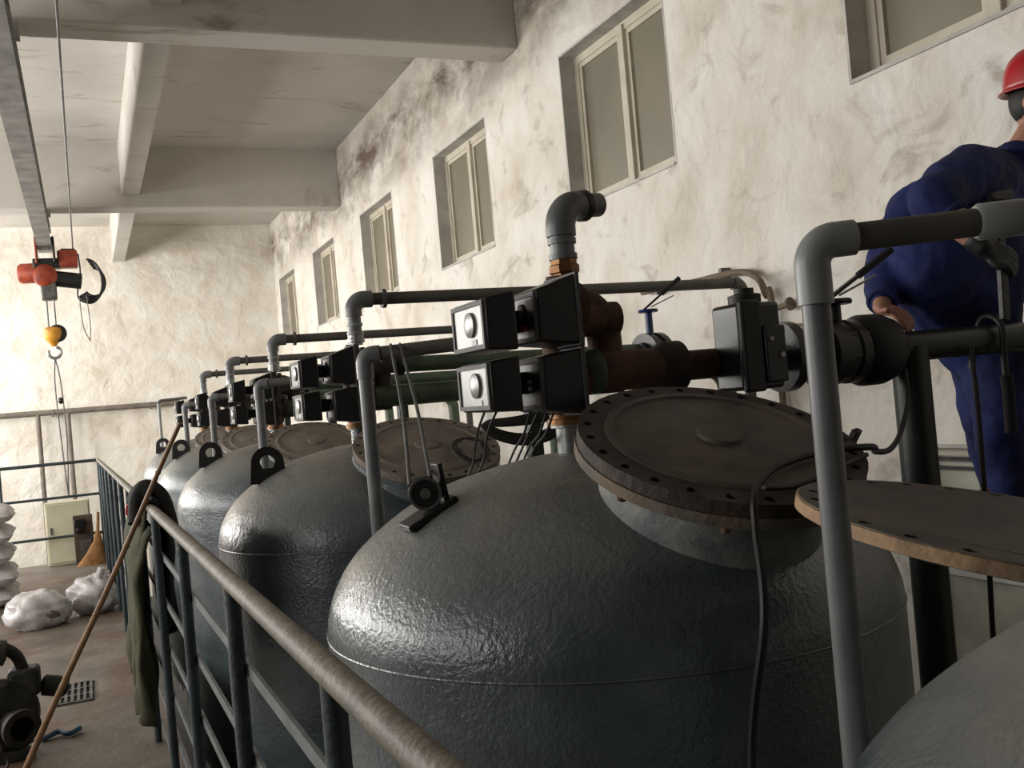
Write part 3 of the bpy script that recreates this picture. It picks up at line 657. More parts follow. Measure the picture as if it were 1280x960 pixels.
# ------------------------------------------------------------------ loose blind flange lying over the first dome
cD = V((1.478, 1.285, 1.199)); nD = V((.134, -.161, .966)).normalized()
t = thing('blind_flange', 'loose rusty blind flange disc lying behind the front grey pipe', 'flange', cD)
ring_with_holes(MB(), cD, nD, .285, .365, -.026, .0, 24, .0125, .337).build('rim_ring', 'lid_iron', t)
MB().lathe([(.363, -.025), (.369, -.024), (.369, -.003), (.363, -.001)], cD, nD, 64, True).build('raw_edge', 'raw_edge', t)
MB().lathe([(.287, -.024), (.287, .001), (.1, .003), (0, .003)], cD, nD, 64).build('disc_plate', 'lid_iron', t)
MB().lathe([(.338, .0005), (.338, .0025), (.268, .0035), (.268, .001)], cD, nD, 64, True).build('rust_scale', 'dark_rust', t) if False else None

# ------------------------------------------------------------------ railing
RZ = 1.168; YE = 12.6
t = thing('railing', 'long steel platform railing with worn brown handrail and dark posts', 'railing', (railx(4), 4, 0))
MB().tube([(railx(y), y, RZ) for y in (-1.2, 2, 6, 10, YE)], .0195, 16).build('handrail', 'rail_worn', t)
for y in [-.6, .32, 1.27, 2.13, 3.13, 4.16, 5.12, 6.1, 7.05, 8.0, 8.95, 9.9, 10.85, 11.75, YE]:
    MB().cyl((railx(y), y, -.02), (railx(y), y, RZ-.005), .0165, 14).build('post', 'rail_paint', t)
for z in (.985, .80, .62, .44, .26, .09):
    MB().bar((railx(-1.2)+.021, -1.2, z), (railx(YE)+.021, YE, z), .008, .026, (0, 0, 1)).build('flat_bar', 'rail_bar', t)
t = thing('railing', 'dark steel cross railing at the far end of the platform', 'railing', (-1.5, YE, 0))
MB().tube([(-5.5, YE, RZ), (railx(YE), YE, RZ)], .019, 12).build('handrail', 'rail_paint', t)
for z in (.78, .33): MB().tube([(-5.5, YE, z), (railx(YE), YE, z)], .016, 10).build('mid_rail', 'rail_paint', t)
for x in (-5.4, -4.4, -3.4, -2.4, -1.7, -.95): MB().cyl((x, YE, -.02), (x, YE, RZ), .016, 10).build('post', 'rail_paint', t)

# bamboo pole leaning over the handrail
pa, pr = V((-.385, 4.9, .012)), V((railx(4.25)-.03, 4.25, RZ+.022)); pd = (pr-pa); tip = pa + pd*1.262
pts = [pa + (tip-pa)*i/16 + V((0, .012*math.sin(i*.6), .006*math.sin(i*.5))) for i in range(17)]
pts[0] = pa
t = thing('bamboo_pole', 'slender brown bamboo pole leaning over the handrail', 'pole', pa)
MB().tube(pts, .014, 10, True, [.0155-.0004*i for i in range(17)]).build('shaft', 'bamboo', t)
for i in range(2, 16, 3): MB().lathe([(.0165-.0004*i, -.004), (.018-.0004*i, 0), (.0165-.0004*i, .004)], pts[i], tip-pa, 10).build('node', 'bamboo', t)

# jacket hung over the handrail
t = thing('work_jacket', 'olive green work jacket with dark lining hung over the handrail', 'jacket', (railx(4.9), 4.9, RZ))
def cloth(y0, y1, x_off, ztop, zbot, amp, seed, nu=18, nv=26, taper=.25, rag=.05):
    vs = []; fs = []
    for j in range(nv+1):
        v = j/nv
        for i in range(nu+1):
            u = i/nu; w = 1-taper*v; yy = (y0+y1)/2+(u-.5)*(y1-y0)*w
            zz = ztop+(zbot-ztop)*v - (rag*noise.noise(V((u*4, seed, 1))) if v > .9 else 0)
            fold = amp*math.sin(u*14+seed+1.5*math.sin(v*3))*(.25+v) + amp*.8*noise.noise(V((u*3, v*3, seed)))
            hump = .03*math.cos(min(1, v*8)*math.pi/2)
            vs.append((railx(yy)+x_off*min(1, .35+v*3)+fold+(-x_off*.3 if v < .02 else 0), yy, zz+hump))
    for j in range(nv):
        for i in range(nu): fs.append((j*(nu+1)+i, j*(nu+1)+i+1, (j+1)*(nu+1)+i+1, (j+1)*(nu+1)+i))
    return MB().add(vs, fs)
def cloth_obj(mb, name, m, par):
    o = mb.build(name, m, par, ang=180); so = o.modifiers.new('thick', 'SOLIDIFY'); so.thickness = .012; so.offset = 0; return o
cloth_obj(cloth(4.30, 5.35, -.06, RZ+.015, .38, .034, 1.0, taper=.55), 'outer_panel', 'olive_cloth', t)
cloth_obj(cloth(4.25, 5.2, .06, RZ+.015, .62, .022, 4.0, taper=.45), 'inner_panel', 'black_cloth', t)
cloth_obj(cloth(4.22, 4.7, -.07, RZ-.1, .30, .03, 2.2, 10, 22, taper=.5), 'sleeve', 'olive_cloth', t)
mb = MB(); mb.tube(spline([(railx(4.3)-.06, 4.4, RZ-.06), (railx(4.4)-.045, 4.45, RZ+.035), (railx(4.5), 4.6, RZ+.075), (railx(4.5)+.06, 4.55, RZ+.03), (railx(4.4)+.085, 4.45, RZ-.12)], 8), .032, 12); mb.build('collar', 'black_cloth', t)
MB().tube(spline([(railx(4.6)-.05, 4.75, RZ+.0), (railx(4.6)-.02, 4.72, RZ+.06), (railx(4.7)+.05, 4.8, RZ+.05), (railx(4.7)+.08, 4.85, RZ-.05)], 6), .028, 10).build('hood_fold', 'black_cloth', t)
MB().box((railx(4.6)-.085, 4.60, RZ-.04), (railx(4.6)-.055, 4.68, RZ+.005)).build('red_tag', 'red_plastic', t, bevel=.006)

# ------------------------------------------------------------------ hoist and runway
BZ = 4.30; HX, HY = -.385, 16.4
t = thing('crane_beam', 'grey steel I-beam crane runway under the ceiling', 'beam', (HX, 8, BZ))
MB().box((HX-.10, -4, BZ), (HX+.10, HY+.45, BZ+.022)).build('lower_flange', 'crane_steel', t)
MB().box((HX-.10, -4, BZ+.30), (HX+.10, HY+.45, BZ+.322)).build('upper_flange', 'crane_steel', t)
MB().box((HX-.010, -4, BZ+.02), (HX+.010, HY+.45, BZ+.302)).build('web', 'crane_steel', t)
for y in (1.6, 8.53, 15.55): MB().box((HX-.13, y-.12, BZ+.315), (HX+.13, y+.12, 4.70)).build('hanger', 'crane_steel', t)
for y in (6.05, 6.75): MB().box((HX+.06, y-.08, BZ-.03), (HX+.17, y+.08, BZ+.10)).build('clamp', 'black_iron', t)
MB().bar((HX+.03, 7.0, BZ+.05), (HX+.08, 8.0, BZ+.25), .05, .08).build('stiffener', 'dull_steel', t)
t = thing('electric_hoist', 'orange electric chain hoist with cable loops hanging from the crane beam', 'hoist', (HX, HY, 3.9))
h0 = V((HX, HY, 3.93))
MB().lathe([(.05, -.42), (.13, -.40), (.15, -.36), (.15, -.08), (.12, -.06)], h0+V((.02, 0, 0)), (1, -.15, 0), 24).build('motor_drum', 'crane_orange', t)
MB().lathe([(.06, -.16), (.16, -.14), (.165, .02), (.12, .06), (.05, .07)], h0+V((-.02, -.12, -.06)), (.15, -1, -.05), 28).build('gear_case', 'crane_orange', t)
MB().box(h0+V((.16, -.12, .06)), h0+V((.44, .12, .32))).build('control_case', 'crane_orange', t, bevel=.03)
MB().box(h0+V((-.18, -.12, .05)), h0+V((.20, .12, .20))).build('trolley_frame', 'black_iron', t, bevel=.02)
MB().box(h0+V((-.10, -.14, -.42)), h0+V((.12, .10, -.16))).build('chain_box', 'dull_steel', t, bevel=.03)
MB().lathe([(.04, -.26), (.12, -.25), (.12, .20), (.04, .21)], h0+V((.27, 0, -.12)), (1, 0, -.15), 20).build('motor', 'black_iron', t)
for sx in (-1, 1):
    for dy in (-.13, .13):
        wh = MB().lathe([(.02, -.03), (.085, -.03), (.085, .0), (.065, .005), (.065, .03), (.02, .03)], (HX+sx*.075, HY+dy, BZ+.075), (sx, 0, 0), 18).build('trolley_wheel', 'black_iron', t)
    MB().box((HX+sx*.12-.015, HY-.22, 4.05), (HX+sx*.12+.015, HY+.22, BZ+.14)).build('side_plate', 'crane_orange' if sx < 0 else 'black_iron', t, bevel=.01)
for i in range(5):
    mb = MB().tube([V((HX+.56+.02*i, HY+.03*i, 3.78))+V((.20*math.cos(a)*(1-.05*i), .04*math.sin(a), (.34-.03*i)*math.sin(a))) for a in [-2.4+j*.22 for j in range(19)]], .018, 6); mb.build('cable_loop', 'black_rubber', t)
MB().tube(spline([(HX+.45, HY, 4.2), (HX+.46, HY, 3.9), (HX+.40, HY, 3.55), (HX+.55, HY, 3.45), (HX+.72, HY, 3.55)], 8), .012, 6).build('cable_loop', 'black_rubber', t)
for dx in (.42, .52): MB().tube(spline([(HX+dx, HY-.1, 3.55), (HX+dx+.02, HY-.1, 3.1), (HX+.52, HY-.1, 2.86)], 6), .008, 6).build('pendant_wire', 'dull_steel', t)
hk = V((HX+.02, HY-.1, 2.95))
for dx in (-.05, .05): MB().tube([hk+V((dx, 0, .1)), V((HX+dx+.02, HY-.1, 3.55))], .012, 6).build('chain_fall', 'dull_steel', t)
t = thing('hook_block', 'yellow hook block hanging below the orange hoist', 'hook', hk)
MB().lathe([(.03, -.14), (.06, -.10), (.12, -.02), (.14, .05), (.13, .12), (.08, .15)], hk, (0, 0, 1), 18).build('block', 'hook_yellow', t)
MB().lathe([(.06, -.05), (.13, -.045), (.13, .045), (.06, .05)], hk+V((.06, -.02, .05)), (0, 1, 0), 18).build('sheave', 'black_iron', t)
MB().torus(hk+V((0, 0, -.23)), (0, 1, 0), .085, .024, 20, 8, -1.2, 3.6, (1, 0, 0)).build('hook', 'chrome', t)
t = thing('lifting_sling', 'thin twin sling ropes hanging from the hoist hook', 'rope', hk+V((0, 0, -.3)))
for dx in (-.03, .05): MB().tube(spline([hk+V((0, 0, -.30)), hk+V((dx, 0, -.7)), hk+V((dx+.02, 0, -1.5)), hk+V((.03, 0, -2.4))], 6), .011, 6).build('strand', 'dull_steel', t)
MB().ball(hk+V((.03, 0, -.95)), .04, .04, .05, 10, 8).build('clip', 'black_iron', t)
t = thing('trolley_wire', 'thin taut wire strung along the ceiling beside the crane beam', 'wire', (.03, 8, 4.25))
MB().tube([(.05, -4, 4.29), (.0, 16.5, 4.29)], .010, 6).build('strand', 'dull_steel', t)
MB().bar((.02, 16.5, 4.275), (HX+.22, 16.42, 4.265), .04, .04).build('collector_arm', 'black_iron', t)

# ------------------------------------------------------------------ far end pipes, cabinet, board, broom
t = thing('header_pipe', 'long thin brownish pipe across the end wall', 'pipe', (0, 21.25, 1.93))
MB().tube([(LX+.02, 21.25, 1.95), (1.75, 21.25, 1.93)], .055, 12).build('run', 'far_pipe', t)
for x in (-.86, -.33): MB().tube([(x, 21.25, 1.94), (x, 21.25, PITZ)], .045, 10).build('drop', 'far_pipe', t)
for x in (-5, -3, -.6, 1.2): MB().box((x-.02, 21.2, 1.85), (x+.02, 21.47, 1.99)).build('bracket', 'far_pipe', t)
t = thing('metal_cabinet', 'pale cream cabinet standing behind the cross railing', 'cabinet', (-.28, 12.80, 0))
MB().box((-.53, 12.68, 0), (-.05, 12.92, .72)).build('body', 'cream_paint', t, bevel=.01)
MB().box((-.515, 12.665, .03), (-.065, 12.685, .70)).build('door', 'cream_paint', t, bevel=.006)
MB().box((-.48, 12.65, .36), (-.465, 12.67, .44)).build('handle', 'dull_steel', t)
t = thing('switch_board', 'brown dirty switch board with black knob beside the cream cabinet', 'board', (-.12, 12.55, 0))
MB().box((-.235, 12.48, .0), (-.03, 12.54, .56)).build('panel', 'brown_board', t, bevel=.005)
MB().box((-.225, 12.44, .36), (-.12, 12.49, .52)).build('switch_box', 'black_plastic', t, bevel=.01)
MB().lathe([(.03, 0), (.03, .04), (.02, .06)], (-.18, 12.45, .40), (0, -1, 0), 12).build('knob', 'black_plastic', t)
MB().box((-.18, 12.46, .06), (-.06, 12.485, .28)).build('plate', 'dull_steel', t)
t = thing('straw_broom', 'short straw broom leaning on the switch board by the railing', 'broom', (-.02, 12.35, 0))
MB().tube([(.035, 12.44, .58), (.015, 12.40, .34)], .017, 10).build('handle', 'straw', t)
mb = MB(); P = []
for (z, w, d, xo) in ((.36, .025, .02, .015), (.26, .05, .03, .01), (.12, .10, .04, -.03), (.0, .165, .05, -.07)):
    P.append([V((xo+w*math.cos(a), 12.38-.02*(1-z)+d*math.sin(a), z)) for a in [2*math.pi*i/16 for i in range(16)]])
mb.add([p for r in P for p in r], [(i*16+k, i*16+(k+1) % 16, (i+1)*16+(k+1) % 16, (i+1)*16+k) for i in range(3) for k in range(16)] + [tuple(range(48, 64)), tuple(reversed(range(16)))])
hd = mb.build('straw_head', 'straw', t)
for z in (.30, .2): MB().torus((.012-(.03-z*.1), 12.368, z), (0, 0, 1), .075-.15*(z-.1), .007, 20, 6).build('binding', 'red_plastic', hd) if False else None

# ------------------------------------------------------------------ sacks and bags
def pillow(c, L, W, H, rz, seed, rough=.012, nx=26, ny=18):
    vs = []; fs = []; R_ = Matrix.Rotation(rz, 3, 'Z'); b0 = 0
    for side in (1, -1):
        for i in range(nx+1):
            for j in range(ny+1):
                u, v = 2*i/nx-1, 2*j/ny-1
                e = (max(0, 1-abs(u)**3.2)**.5)*(max(0, 1-abs(v)**3.0)**.5)
                p = V((u*L/2*(1-.05*v*v), v*W/2*(1-.06*u*u), side*H/2*e))
                nn = noise.noise(V((p.x*7+seed, p.y*7, side*3+seed)))+.5*noise.noise(V((p.x*18, p.y*18, seed)))
                p.z += rough*nn*(e+.15); p.x += rough*.6*noise.noise(V((p.y*9, seed, 2)))
                vs.append(V(c)+R_@p)
        o = len(vs)-(nx+1)*(ny+1)
        for i in range(nx):
            for j in range(ny): fs.append((o+i*(ny+1)+j, o+(i+1)*(ny+1)+j, o+(i+1)*(ny+1)+j+1, o+i*(ny+1)+j+1))
    mb = MB().add(vs, fs)
    return mb
def weld(o):
    bm = bmesh.new(); bm.from_mesh(o.data); bmesh.ops.remove_doubles(bm, verts=bm.verts, dist=1e-4); bmesh.ops.recalc_face_normals(bm, faces=bm.faces); bm.to_mesh(o.data); bm.free(); return o
nm = ['bottom', 'second from the bottom', 'middle', 'second from the top', 'top']
for i in range(5):
    o = weld(pillow((-1.13+.02*math.sin(i*2), 10.2+.03*math.cos(i*3), .085+.182*i), .88, .5, .185, random.uniform(-.08, .08), i*3.1).build('woven_sack', 'sack_white', ang=180))
    tag(o, 'white woven sack at the %s of the stack beside the platform' % nm[i], 'sack', 'stacked white sacks')
for i in range(5):
    o = weld(pillow((-1.15, 10.75, .085+.182*i), .88, .5, .185, random.uniform(-.08, .08), 20+i*3.1).build('woven_sack', 'sack_white', ang=180))
    tag(o, 'white woven sack in the rear stack, %s one' % nm[i], 'sack', 'stacked white sacks')
def crumple(c, L, W, H, rz, seed, name, label):
    mb = MB().ball((0, 0, 0), 1, 1, 1, 40, 24); R_ = Matrix.Rotation(rz, 3, 'Z')
    for i, p in enumerate(mb.v):
        q = V((math.copysign(abs(p.x)**.8, p.x), math.copysign(abs(p.y)**.8, p.y), p.z))
        d = 1+.20*noise.noise(p*2.3+V((seed, 0, 0)))+.14*abs(noise.noise(p*5+V((0, seed, 0))))+.08*abs(noise.noise(p*11+V((0, 0, seed))))
        q = V((q.x*L/2*d, q.y*W/2*d, q.z*H/2*d)); q.z = max(q.z, -H*.38)
        mb.v[i] = V(c)+R_@q+V((0, 0, H*.38))
    t = thing(name, label, 'bag', c); mb.build('bag_body', 'plastic_bag', t, ang=60)
    return t
t = crumple((-.47, 8.83, 0), .45, .42, .30, .3, 3.0, 'plastic_bag', 'crumpled white plastic bag with an open mouth on the floor')
MB().ball((-.40, 8.71, .10), .10, .08, .07).build('contents', 'lid_dust', t)
t = crumple((-.06, 9.12, 0), .36, .38, .34, -.4, 8.0, 'plastic_bag', 'crumpled white plastic bag lying against the railing posts')
MB().tube(spline([(-.03, 9.08, .24), (.0, 9.03, .32), (.02, 9.02, .37)], 5), .03, 8, True).build('twisted_neck', 'plastic_bag', t)

# ------------------------------------------------------------------ old pump on the floor, grate, blue scrap
P0 = V((-.50, 5.35, 0))
t = thing('old_pump', 'greasy dark cast-iron pump lying on the floor by the pole', 'pump', P0)
MB().lathe([(.05, -.10), (.14, -.09), (.17, -.04), (.17, .04), (.14, .09), (.07, .10)], P0+V((.02, .0, .20)), (.5, -1, .15), 28).build('volute', 'cast_machine', t)
MB().lathe([(.05, 0), (.055, .10), (.085, .105), (.085, .135), (.055, .136), (.055, .04)], P0+V((.07, -.10, .19)), (.45, -1, -.1), 24).build('suction_mouth', 'cast_machine', t)
MB().lathe([(.05, 0), (.05, .12), (.085, .125), (.085, .15), (.03, .15)], P0+V((-.03, .02, .32)), (-.1, .1, 1), 20).build('discharge', 'cast_machine', t)
mo = MB().lathe([(.04, -.02), (.12, 0), (.12, .26), (.09, .30), (.03, .31)], P0+V((-.06, .08, .22)), (-.5, 1, 0), 24).build('motor', 'cast_machine', t)
for i in range(5): MB().torus(P0+V((-.06, .08, .22))+V((-.447, .894, 0))*(.04+.045*i), (-.5, 1, 0), .125, .008, 24, 6).build('fin', 'cast_machine', mo)
MB().box(P0+V((.06, -.02, .27)), P0+V((.20, .12, .40))).build('valve_block', 'cast_machine', t, bevel=.02)
MB().tube(spline([P0+V((.13, .05, .38)), P0+V((.10, .03, .47)), P0+V((.02, .0, .53)), P0+V((-.08, .02, .52))], 6), .028, 10).build('pipe_bend', 'cast_machine', t)
MB().lathe([(.03, 0), (.06, .01), (.06, .04), (.03, .05)], P0+V((.02, 0, .50)), (1, 0, -.2), 14).build('union', 'cast_machine', t)
MB().lathe([(.03, 0), (.05, .01), (.05, .10), (.035, .12)], P0+V((.20, .06, .30)), (1, .1, -.3), 14).build('side_port', 'cast_machine', t)
MB().box(P0+V((-.20, -.10, 0)), P0+V((.16, -.04, .05))).build('foot', 'cast_machine', t, bevel=.01)
MB().box(P0+V((-.20, .10, 0)), P0+V((.12, .16, .07))).build('foot', 'cast_machine', t, bevel=.01)
MB().torus(P0+V((-.04, -.22, .10)), (.3, -1, 0), .07, .010, 24, 8).build('ring', 'dull_steel', t)
MB().torus(P0+V((.02, -.24, .05)), (.8, -1, .2), .045, .008, 20, 8).build('ring', 'dull_steel', t)
t = thing('floor_grate', 'small rusty slotted drain grate in the platform floor', 'grate', (-.18, 6.40, 0))
for i in range(6):
    x = -.27+.033*i; MB().box((x, 6.17, -.004), (x+.016, 6.62, .012)).build('slat', 'dull_steel', t)
for y in (6.15, 6.3, 6.45, 6.6): MB().box((-.28, y, -.004), (-.085, y+.02, .010)).build('cross_bar', 'dull_steel', t)
MB().box((-.285, 6.14, -.003), (-.08, 6.63, .002)).build('dark_base', 'pit_concrete', t)
tag(MB().tube(spline([(-.32, 5.50, .012), (-.25, 5.56, .02), (-.20, 5.50, .016), (-.15, 5.56, .018)], 6), .014, 8, True, None).build('plastic_scrap', 'blue_plastic'), 'scrap of blue plastic hose on the floor near the grate', 'scrap')

# ------------------------------------------------------------------ the worker
def flesh(name, J, E_, m, parent, voxel, extra=None, smooth=6):
    """one continuous surface grown round a skeleton: tapered limbs fused and smoothed"""
    mb = MB()
    for k, (p, r) in J.items(): mb.ball(p, r, r, r, 16, 10)
    for a, b_ in E_:
        (p, r), (q, r2) = J[a], J[b_]; mb.tube([p, q], r, 16, True, [r, r2])
    if extra: 
        for e in extra: mb.add(e.v, e.f)
    o = mb.build(name, m, parent, ang=180)
    rm = o.modifiers.new('fuse', 'REMESH'); rm.mode = 'VOXEL'; rm.voxel_size = voxel; rm.use_smooth_shade = True
    sm = o.modifiers.new('relax', 'SMOOTH'); sm.factor = 0.5; sm.iterations = smooth
    bpy.context.view_layer.update()
    ev = o.evaluated_get(bpy.context.evaluated_depsgraph_get()); m2 = bpy.data.meshes.new_from_object(ev)
    o.modifiers.clear(); o.data = m2; m2.shade_smooth()
    if len(m2.materials) == 0: m2.materials.append(M(m))
    return o
def hand_mesh(W, H, palm_n, curl, grow=0.0):
    """palm, four unequal bent fingers and a thumb from the side of the palm"""
    W, H = V(W), V(H); d = (H-W).normalized(); sd = d.cross(V(palm_n)).normalized(); nn = sd.cross(d).normalized(); mb = MB()
    for off in (-.028, -.010, .010, .028): mb.tube([W-d*.01+sd*off*.55, W+d*.04+sd*off*.9, W+d*.085+sd*off], .014+grow, 10, True, [.016+grow, .015+grow, .011+grow])
    for off, L in ((-.030, .062), (-.010, .074), (.011, .069), (.031, .052)):
        a = W+d*.082+sd*off; pts = [a-d*.02, a]; dd = d.copy(); p = a
        for g, fr in enumerate((.45, .32, .23)):
            dd = Quaternion(sd, curl*(.7+.25*g)) @ dd; p = p+dd*L*fr*1.25; pts.append(p)
        sp = spline(pts, 4); mb.tube(sp, .009, 8, True, [(.0095-.002*i/len(sp))+grow for i in range(len(sp))]); mb.ball(sp[-1], .0075+grow)
    th = W+d*.03-sd*.030; sp = spline([W+d*.018-sd*.012, th, th+d*.028-sd*.020-nn*.006, th+d*.055-sd*.018-nn*.018], 4)
    mb.tube(sp, .0105+grow, 8); mb.ball(sp[-1], .0105+grow); return mb
W0 = V((3.05, 2.72, .97))
man = thing('person', 'worker in dark blue coveralls and red helmet bending over the green pipe', 'person', W0)
J = {}; E_ = []
def jn(k, p, r, to=None):
    J[k] = (V(p), r)
    if to: E_.append((to, k))
jn('pelvis', (3.20, 2.86, 1.56), .135)
jn('belly', (3.11, 2.80, 1.75), .165, 'pelvis'); jn('chest', (3.07, 2.72, 1.97), .165, 'belly'); jn('collar', (3.15, 2.68, 2.12), .10, 'chest')
jn('neckb', (3.23, 2.63, 2.22), .056, 'collar'); jn('necku', (3.28, 2.60, 2.30), .056, 'neckb')
SL, SR = V((2.90, 2.56, 2.13)), V((3.0, 2.92, 2.08))
EL, WL = V((2.63, 2.48, 2.02)), V((2.695, 2.36, 1.845))
HL = V((2.755, 2.30, 1.80))
ER, WR = V((2.81, 2.90, 1.86)), V((2.595, 2.72, 1.694))
HR = V((2.58, 2.65, 1.635))
jn('shL', SL, .080, 'collar'); jn('upL', (SL+EL)/2+V((-.01, 0, .01)), .066, 'shL'); jn('elL', EL, .056, 'upL'); jn('foL', (EL+WL)/2, .048, 'elL'); jn('wrL', WL, .031, 'foL')
jn('shR', SR, .080, 'collar'); jn('upR', (SR+ER)/2, .062, 'shR'); jn('elR', ER, .054, 'upR'); jn('foR', (ER+WR)/2, .046, 'elR'); jn('wrR', WR, .029, 'foR')
LEG = {'L': [(3.22, 2.80, 1.50), (3.17, 2.77, 1.36), (3.13, 2.74, 1.24), (3.23, 2.80, .935)], 'R': [(3.31, 2.94, 1.50), (3.29, 2.93, 1.36), (3.27, 2.92, 1.24), (3.37, 2.97, .935)]}
LZ = .62
for s in 'LR':
    a, b_, c_, d = LEG[s]
    jn('hip'+s, a, .105, 'pelvis'); jn('thi'+s, b_, .088, 'hip'+s); jn('kne'+s, c_, .068, 'thi'+s); jn('cal'+s, (V(c_)+V(d))/2+V((.02, .02, .0)), .064, 'kne'+s)
    jn('ank'+s, d, .044, 'cal'+s); jn('toe'+s, V(d)+V((-.17, -.02, -.02)), .04, 'ank'+s)
# head: shaped from a sphere, facing past the camera to his left
HC = V((3.295, 2.575, 2.405)); fd = V((.30, -.95, -.12)).normalized(); rd = fd.cross(V((0, 0, 1))).normalized(); ud = rd.cross(fd)
hb = MB().ball((0, 0, 0), 1, 1, 1, 40, 30)
for i, p in enumerate(hb.v):
    f, s, u = -p.y, p.x, p.z                                          # forward, side, up on the unit ball
    x, yf, zz = s*.074, f*.095, u*.118
    if u < 0: x *= 1-.28*u*u; yf *= 1-.10*u*u
    if f > 0:
        g = lambda cs, cu, ws, wu: math.exp(-((s-cs)/ws)**2-((u-cu)/wu)**2)
        yf += .026*g(0, -.18, .14, .20) + .012*g(0, -.05, .10, .25)     # nose
        yf -= .012*(g(.38, .05, .2, .13)+g(-.38, .05, .2, .13))       # eye sockets
        yf += .006*g(0, .28, .6, .12) + .010*g(0, -.56, .28, .08) + .006*g(0, -.68, .22, .06) + .014*g(0, -.88, .3, .16)
    hb.v[i] = HC + rd*x + fd*yf + ud*zz
HANDR = hand_mesh(WR, WR+V((-.06, -.95, -.36)), V((0, -.36, -.95)), .42)
ears = MB()
for sg in (-1, 1):
    ears.torus(HC+rd*.076*sg-fd*.008-ud*.006, rd*sg-fd*.35, .019, .0085, 20, 8); ears.ball(HC+rd*.074*sg-fd*.006-ud*.006, .012, .014, .02)
body = flesh('body', J, E_, 'skin', man, .0062, [hb, HANDR, ears, hand_mesh(WL, WL+V((.55, -.25, -.35)), V((.2, .9, -.3)), .55)], 3)
ho = body
# coverall: the same skeleton a little thicker, ending at neck, cuffs and ankles
J2 = {}; E2 = []
for k, (p, r) in J.items():
    if k in ('necku', 'wrL', 'toeL', 'toeR', 'foL'): continue
    J2[k] = (p, r+.026)
J2['neckb'] = (J['neckb'][0]-V((.01, 0, .015)), .074)
J2['foL'] = (EL*.72+WL*.28, .062); J2['wrR'] = (ER*.15+WR*.85, .046)
J2['hem'] = (V((2.85, 2.74, 1.81)), .155); J2['hemb'] = (V((3.12, 2.87, 1.65)), .165)
for a, b_ in E_:
    if a in J2 and b_ in J2: E2.append((a, b_))
E2 += [('belly', 'hem'), ('chest', 'hem'), ('pelvis', 'hemb'), ('hem', 'hemb'), ('shL', 'chest'), ('shR', 'chest')]
cov = flesh('coverall', J2, E2, 'work_blue', man, .012, None, 8)
for p in cov.data.vertices:                                           # cloth folds
    q = p.co; d = .010*noise.noise(q*9)+.006*noise.noise(q*22); p.co = q + p.normal*d
MB().torus(J['neckb'][0]+V((.008, -.008, .0)), V((.25, -.25, 1)), .074, .018, 24, 8).build('shirt_collar', 'work_blue', man)
MB().torus(EL*.66+WL*.34, WL-EL, .056, .013, 24, 8).build('rolled_cuff', 'work_blue', man)
MB().torus(ER*.13+WR*.87, WR-ER, .045, .010, 24, 8).build('cuff', 'work_blue', man)
for sg in (-1, 1):
    e0 = HC + rd*.029*sg + fd*.078 + ud*.006
    eo = MB().ball(e0, .012).build('eye', 'eye_white', ho); MB().ball(e0+fd*.0085, .006).build('iris', 'hair', ho)
    MB().bar(HC+rd*.014*sg+fd*.092+ud*.026, HC+rd*.045*sg+fd*.079+ud*.028, .006, .008).build('eyebrow', 'hair', ho)
MB().bar(HC+rd*.022+fd*.090-ud*.062, HC-rd*.022+fd*.090-ud*.062, .008, .005).build('mouth', 'rust', ho)
hr = MB().ball((0, 0, 0), 1, 1, 1, 30, 20)
for i, p in enumerate(hr.v): hr.v[i] = HC - fd*.022 + rd*p.x*.076 + fd*(-p.y)*.086 + ud*(p.z*.095+.008)
hr.build('hair', 'hair', man, ang=180)
# helmet
hm = MB(); hu = (ud*.97+fd*-.06).normalized(); HB = HC+ud*.045
hf = rd.cross(hu)*-1 if rd.cross(hu).dot(fd) < 0 else rd.cross(hu)
prof = [(1.0, 0), (1.0, .02), (.985, .05), (.93, .085), (.80, .115), (.58, .138), (.30, .15), (.001, .153)]
seg = 40; b0 = []
for (r, h) in prof:
    b0.append([HB + (rd*math.cos(a)*.104 + hf*math.sin(a)*.128)*r + hu*h for a in [2*math.pi*k/seg for k in range(seg)]])
vs_ = [p for r in b0 for p in r]; fs_ = [(i*seg+k, i*seg+(k+1) % seg, (i+1)*seg+(k+1) % seg, (i+1)*seg+k) for i in range(len(prof)-1) for k in range(seg)]
ho2 = hm.add(vs_, fs_).build('helmet', 'red_plastic', man, ang=60)
so = ho2.modifiers.new('thick', 'SOLIDIFY'); so.thickness = .004
bm_ = MB(); inn = []; out = []
for k in range(seg):
    a = 2*math.pi*k/seg; pk = .016+.036*max(0, math.sin(a))**2
    d_ = rd*math.cos(a)*.104 + hf*math.sin(a)*.128
    inn.append(HB+d_*.98+hu*.012); out.append(HB+d_*(1+pk/.115)-hu*(.004+.010*max(0, math.sin(a))))
bm_.add(inn+out, [(k, (k+1) % seg, seg+(k+1) % seg, seg+k) for k in range(seg)])
br = bm_.build('brim', 'red_plastic', ho2, ang=60); so = br.modifiers.new('thick', 'SOLIDIFY'); so.thickness = .005
MB().tube([HB+hf*.127*math.sin(a)*r+hu*h for a, r, h in [(math.pi/2, r, h+.004) for r, h in prof[1:]]]+[HB-hf*.127*r+hu*(h+.004) for r, h in reversed(prof[1:-1])], .008, 8).build('ridge', 'red_plastic', ho2)
MB().ball(HB-rd*.104+hu*.022, .010, .010, .007, 10, 8).build('rivet', 'tag_white', ho2)
MB().tube(spline([HB-rd*.098, HC-rd*.082-ud*.05+fd*.02, HC-rd*.05-ud*.115+fd*.04, HC-ud*.13+fd*.05, HC+rd*.05-ud*.115+fd*.04, HC+rd*.082-ud*.05+fd*.02, HB+rd*.098], 6), .005, 6).build('chin_strap', 'red_plastic', ho2)
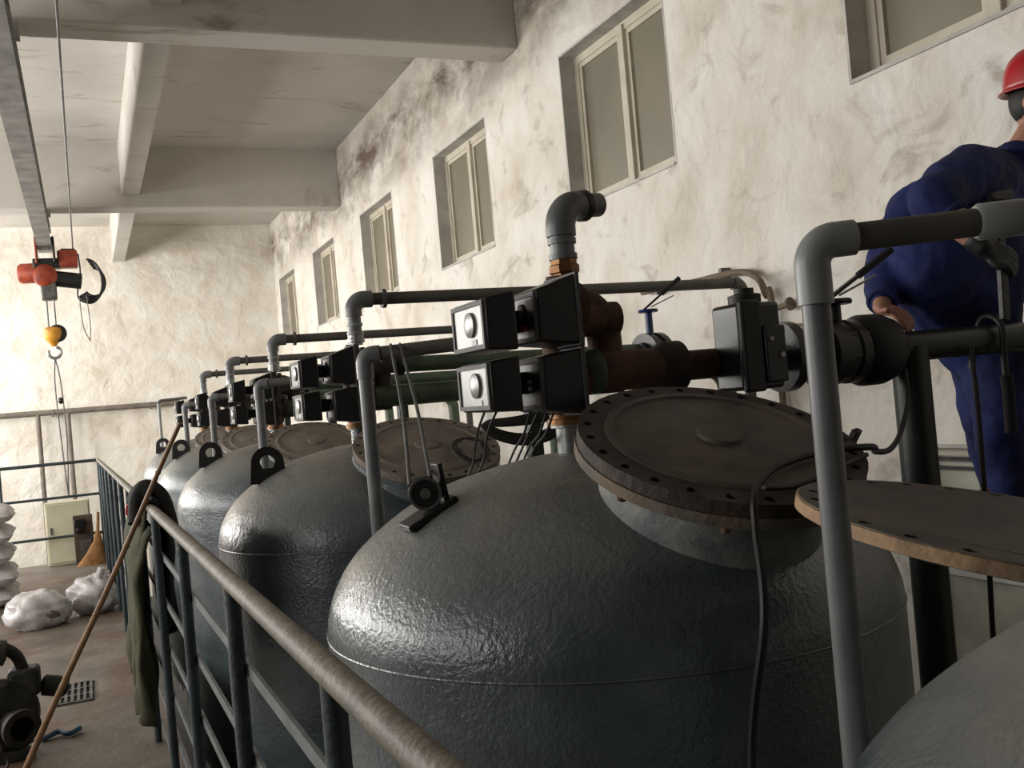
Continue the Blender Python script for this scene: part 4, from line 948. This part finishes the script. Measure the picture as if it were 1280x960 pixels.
flesh('glove', {'w': (WL-(WL-EL).normalized()*.03, .040), 'c': (WL, .036)}, [('w', 'c')], 'black_rubber', man, .006, [hand_mesh(WL, WL+V((.55, -.25, -.35)), V((.2, .9, -.3)), .55, .0035)], 2)
# boots
for s in 'LR':
    d = V(LEG[s][3]); so_ = MB().prism([d+V((x_, y_, -.078)) for x_, y_ in ((.07, -.03), (.07, .04), (-.08, .045), (-.20, .03), (-.235, -.01), (-.20, -.05), (-.08, -.045))], (0, 0, .03))
    flesh('boot', {'t': (d+V((.02, .01, .11)), .058), 'a': (d+V((.02, .0, .0)), .056), 'h': (d+V((.03, .0, -.035)), .042), 'm': (d+V((-.08, -.005, -.028)), .046), 'f': (d+V((-.175, -.01, -.042)), .034)},
          [('t', 'a'), ('a', 'h'), ('a', 'm'), ('h', 'm'), ('m', 'f')], 'black_rubber', man, .01, [so_], 3)
# wrench in the gloved hand
t = thing('pipe_wrench', 'dark pipe wrench gripped in the gloved hand of the worker', 'wrench', (2.80, 2.28, 1.78))
G = WL+V((.055, -.03, -.045))
wa, wb = G+V((.03, .03, .16)), G+V((-.02, -.0, -.20))
MB().bar(wa, wb, .022, .030).build('shaft', 'black_iron', t, bevel=.004)
MB().bar(wa+V((-.04, 0, .0)), wa+V((.05, 0, .012)), .03, .03).build('fixed_jaw', 'black_iron', t, bevel=.004)
MB().bar(wa+V((-.03, 0, .045)), wa+V((.06, 0, .055)), .03, .028).build('hook_jaw', 'black_iron', t, bevel=.004)
MB().bar(wa+V((-.03, 0, -.02)), wa+V((-.028, 0, .05)), .016, .016).build('jaw_post', 'black_iron', t)
# scaffold plank carrying the worker
t = thing('scaffold_stand', 'brown plank on steel trestle legs under the worker', 'stand', (3.2, 2.8, PITZ))
MB().box((2.78, 2.56, .815), (3.80, 3.09, .858)).build('plank', 'bamboo', t, bevel=.005)
for x in (3.64, 3.76):
    for y in (2.62, 3.03): MB().box((x-.02, y-.02, PITZ), (x+.02, y+.02, .82)).build('leg', 'rail_paint', t)
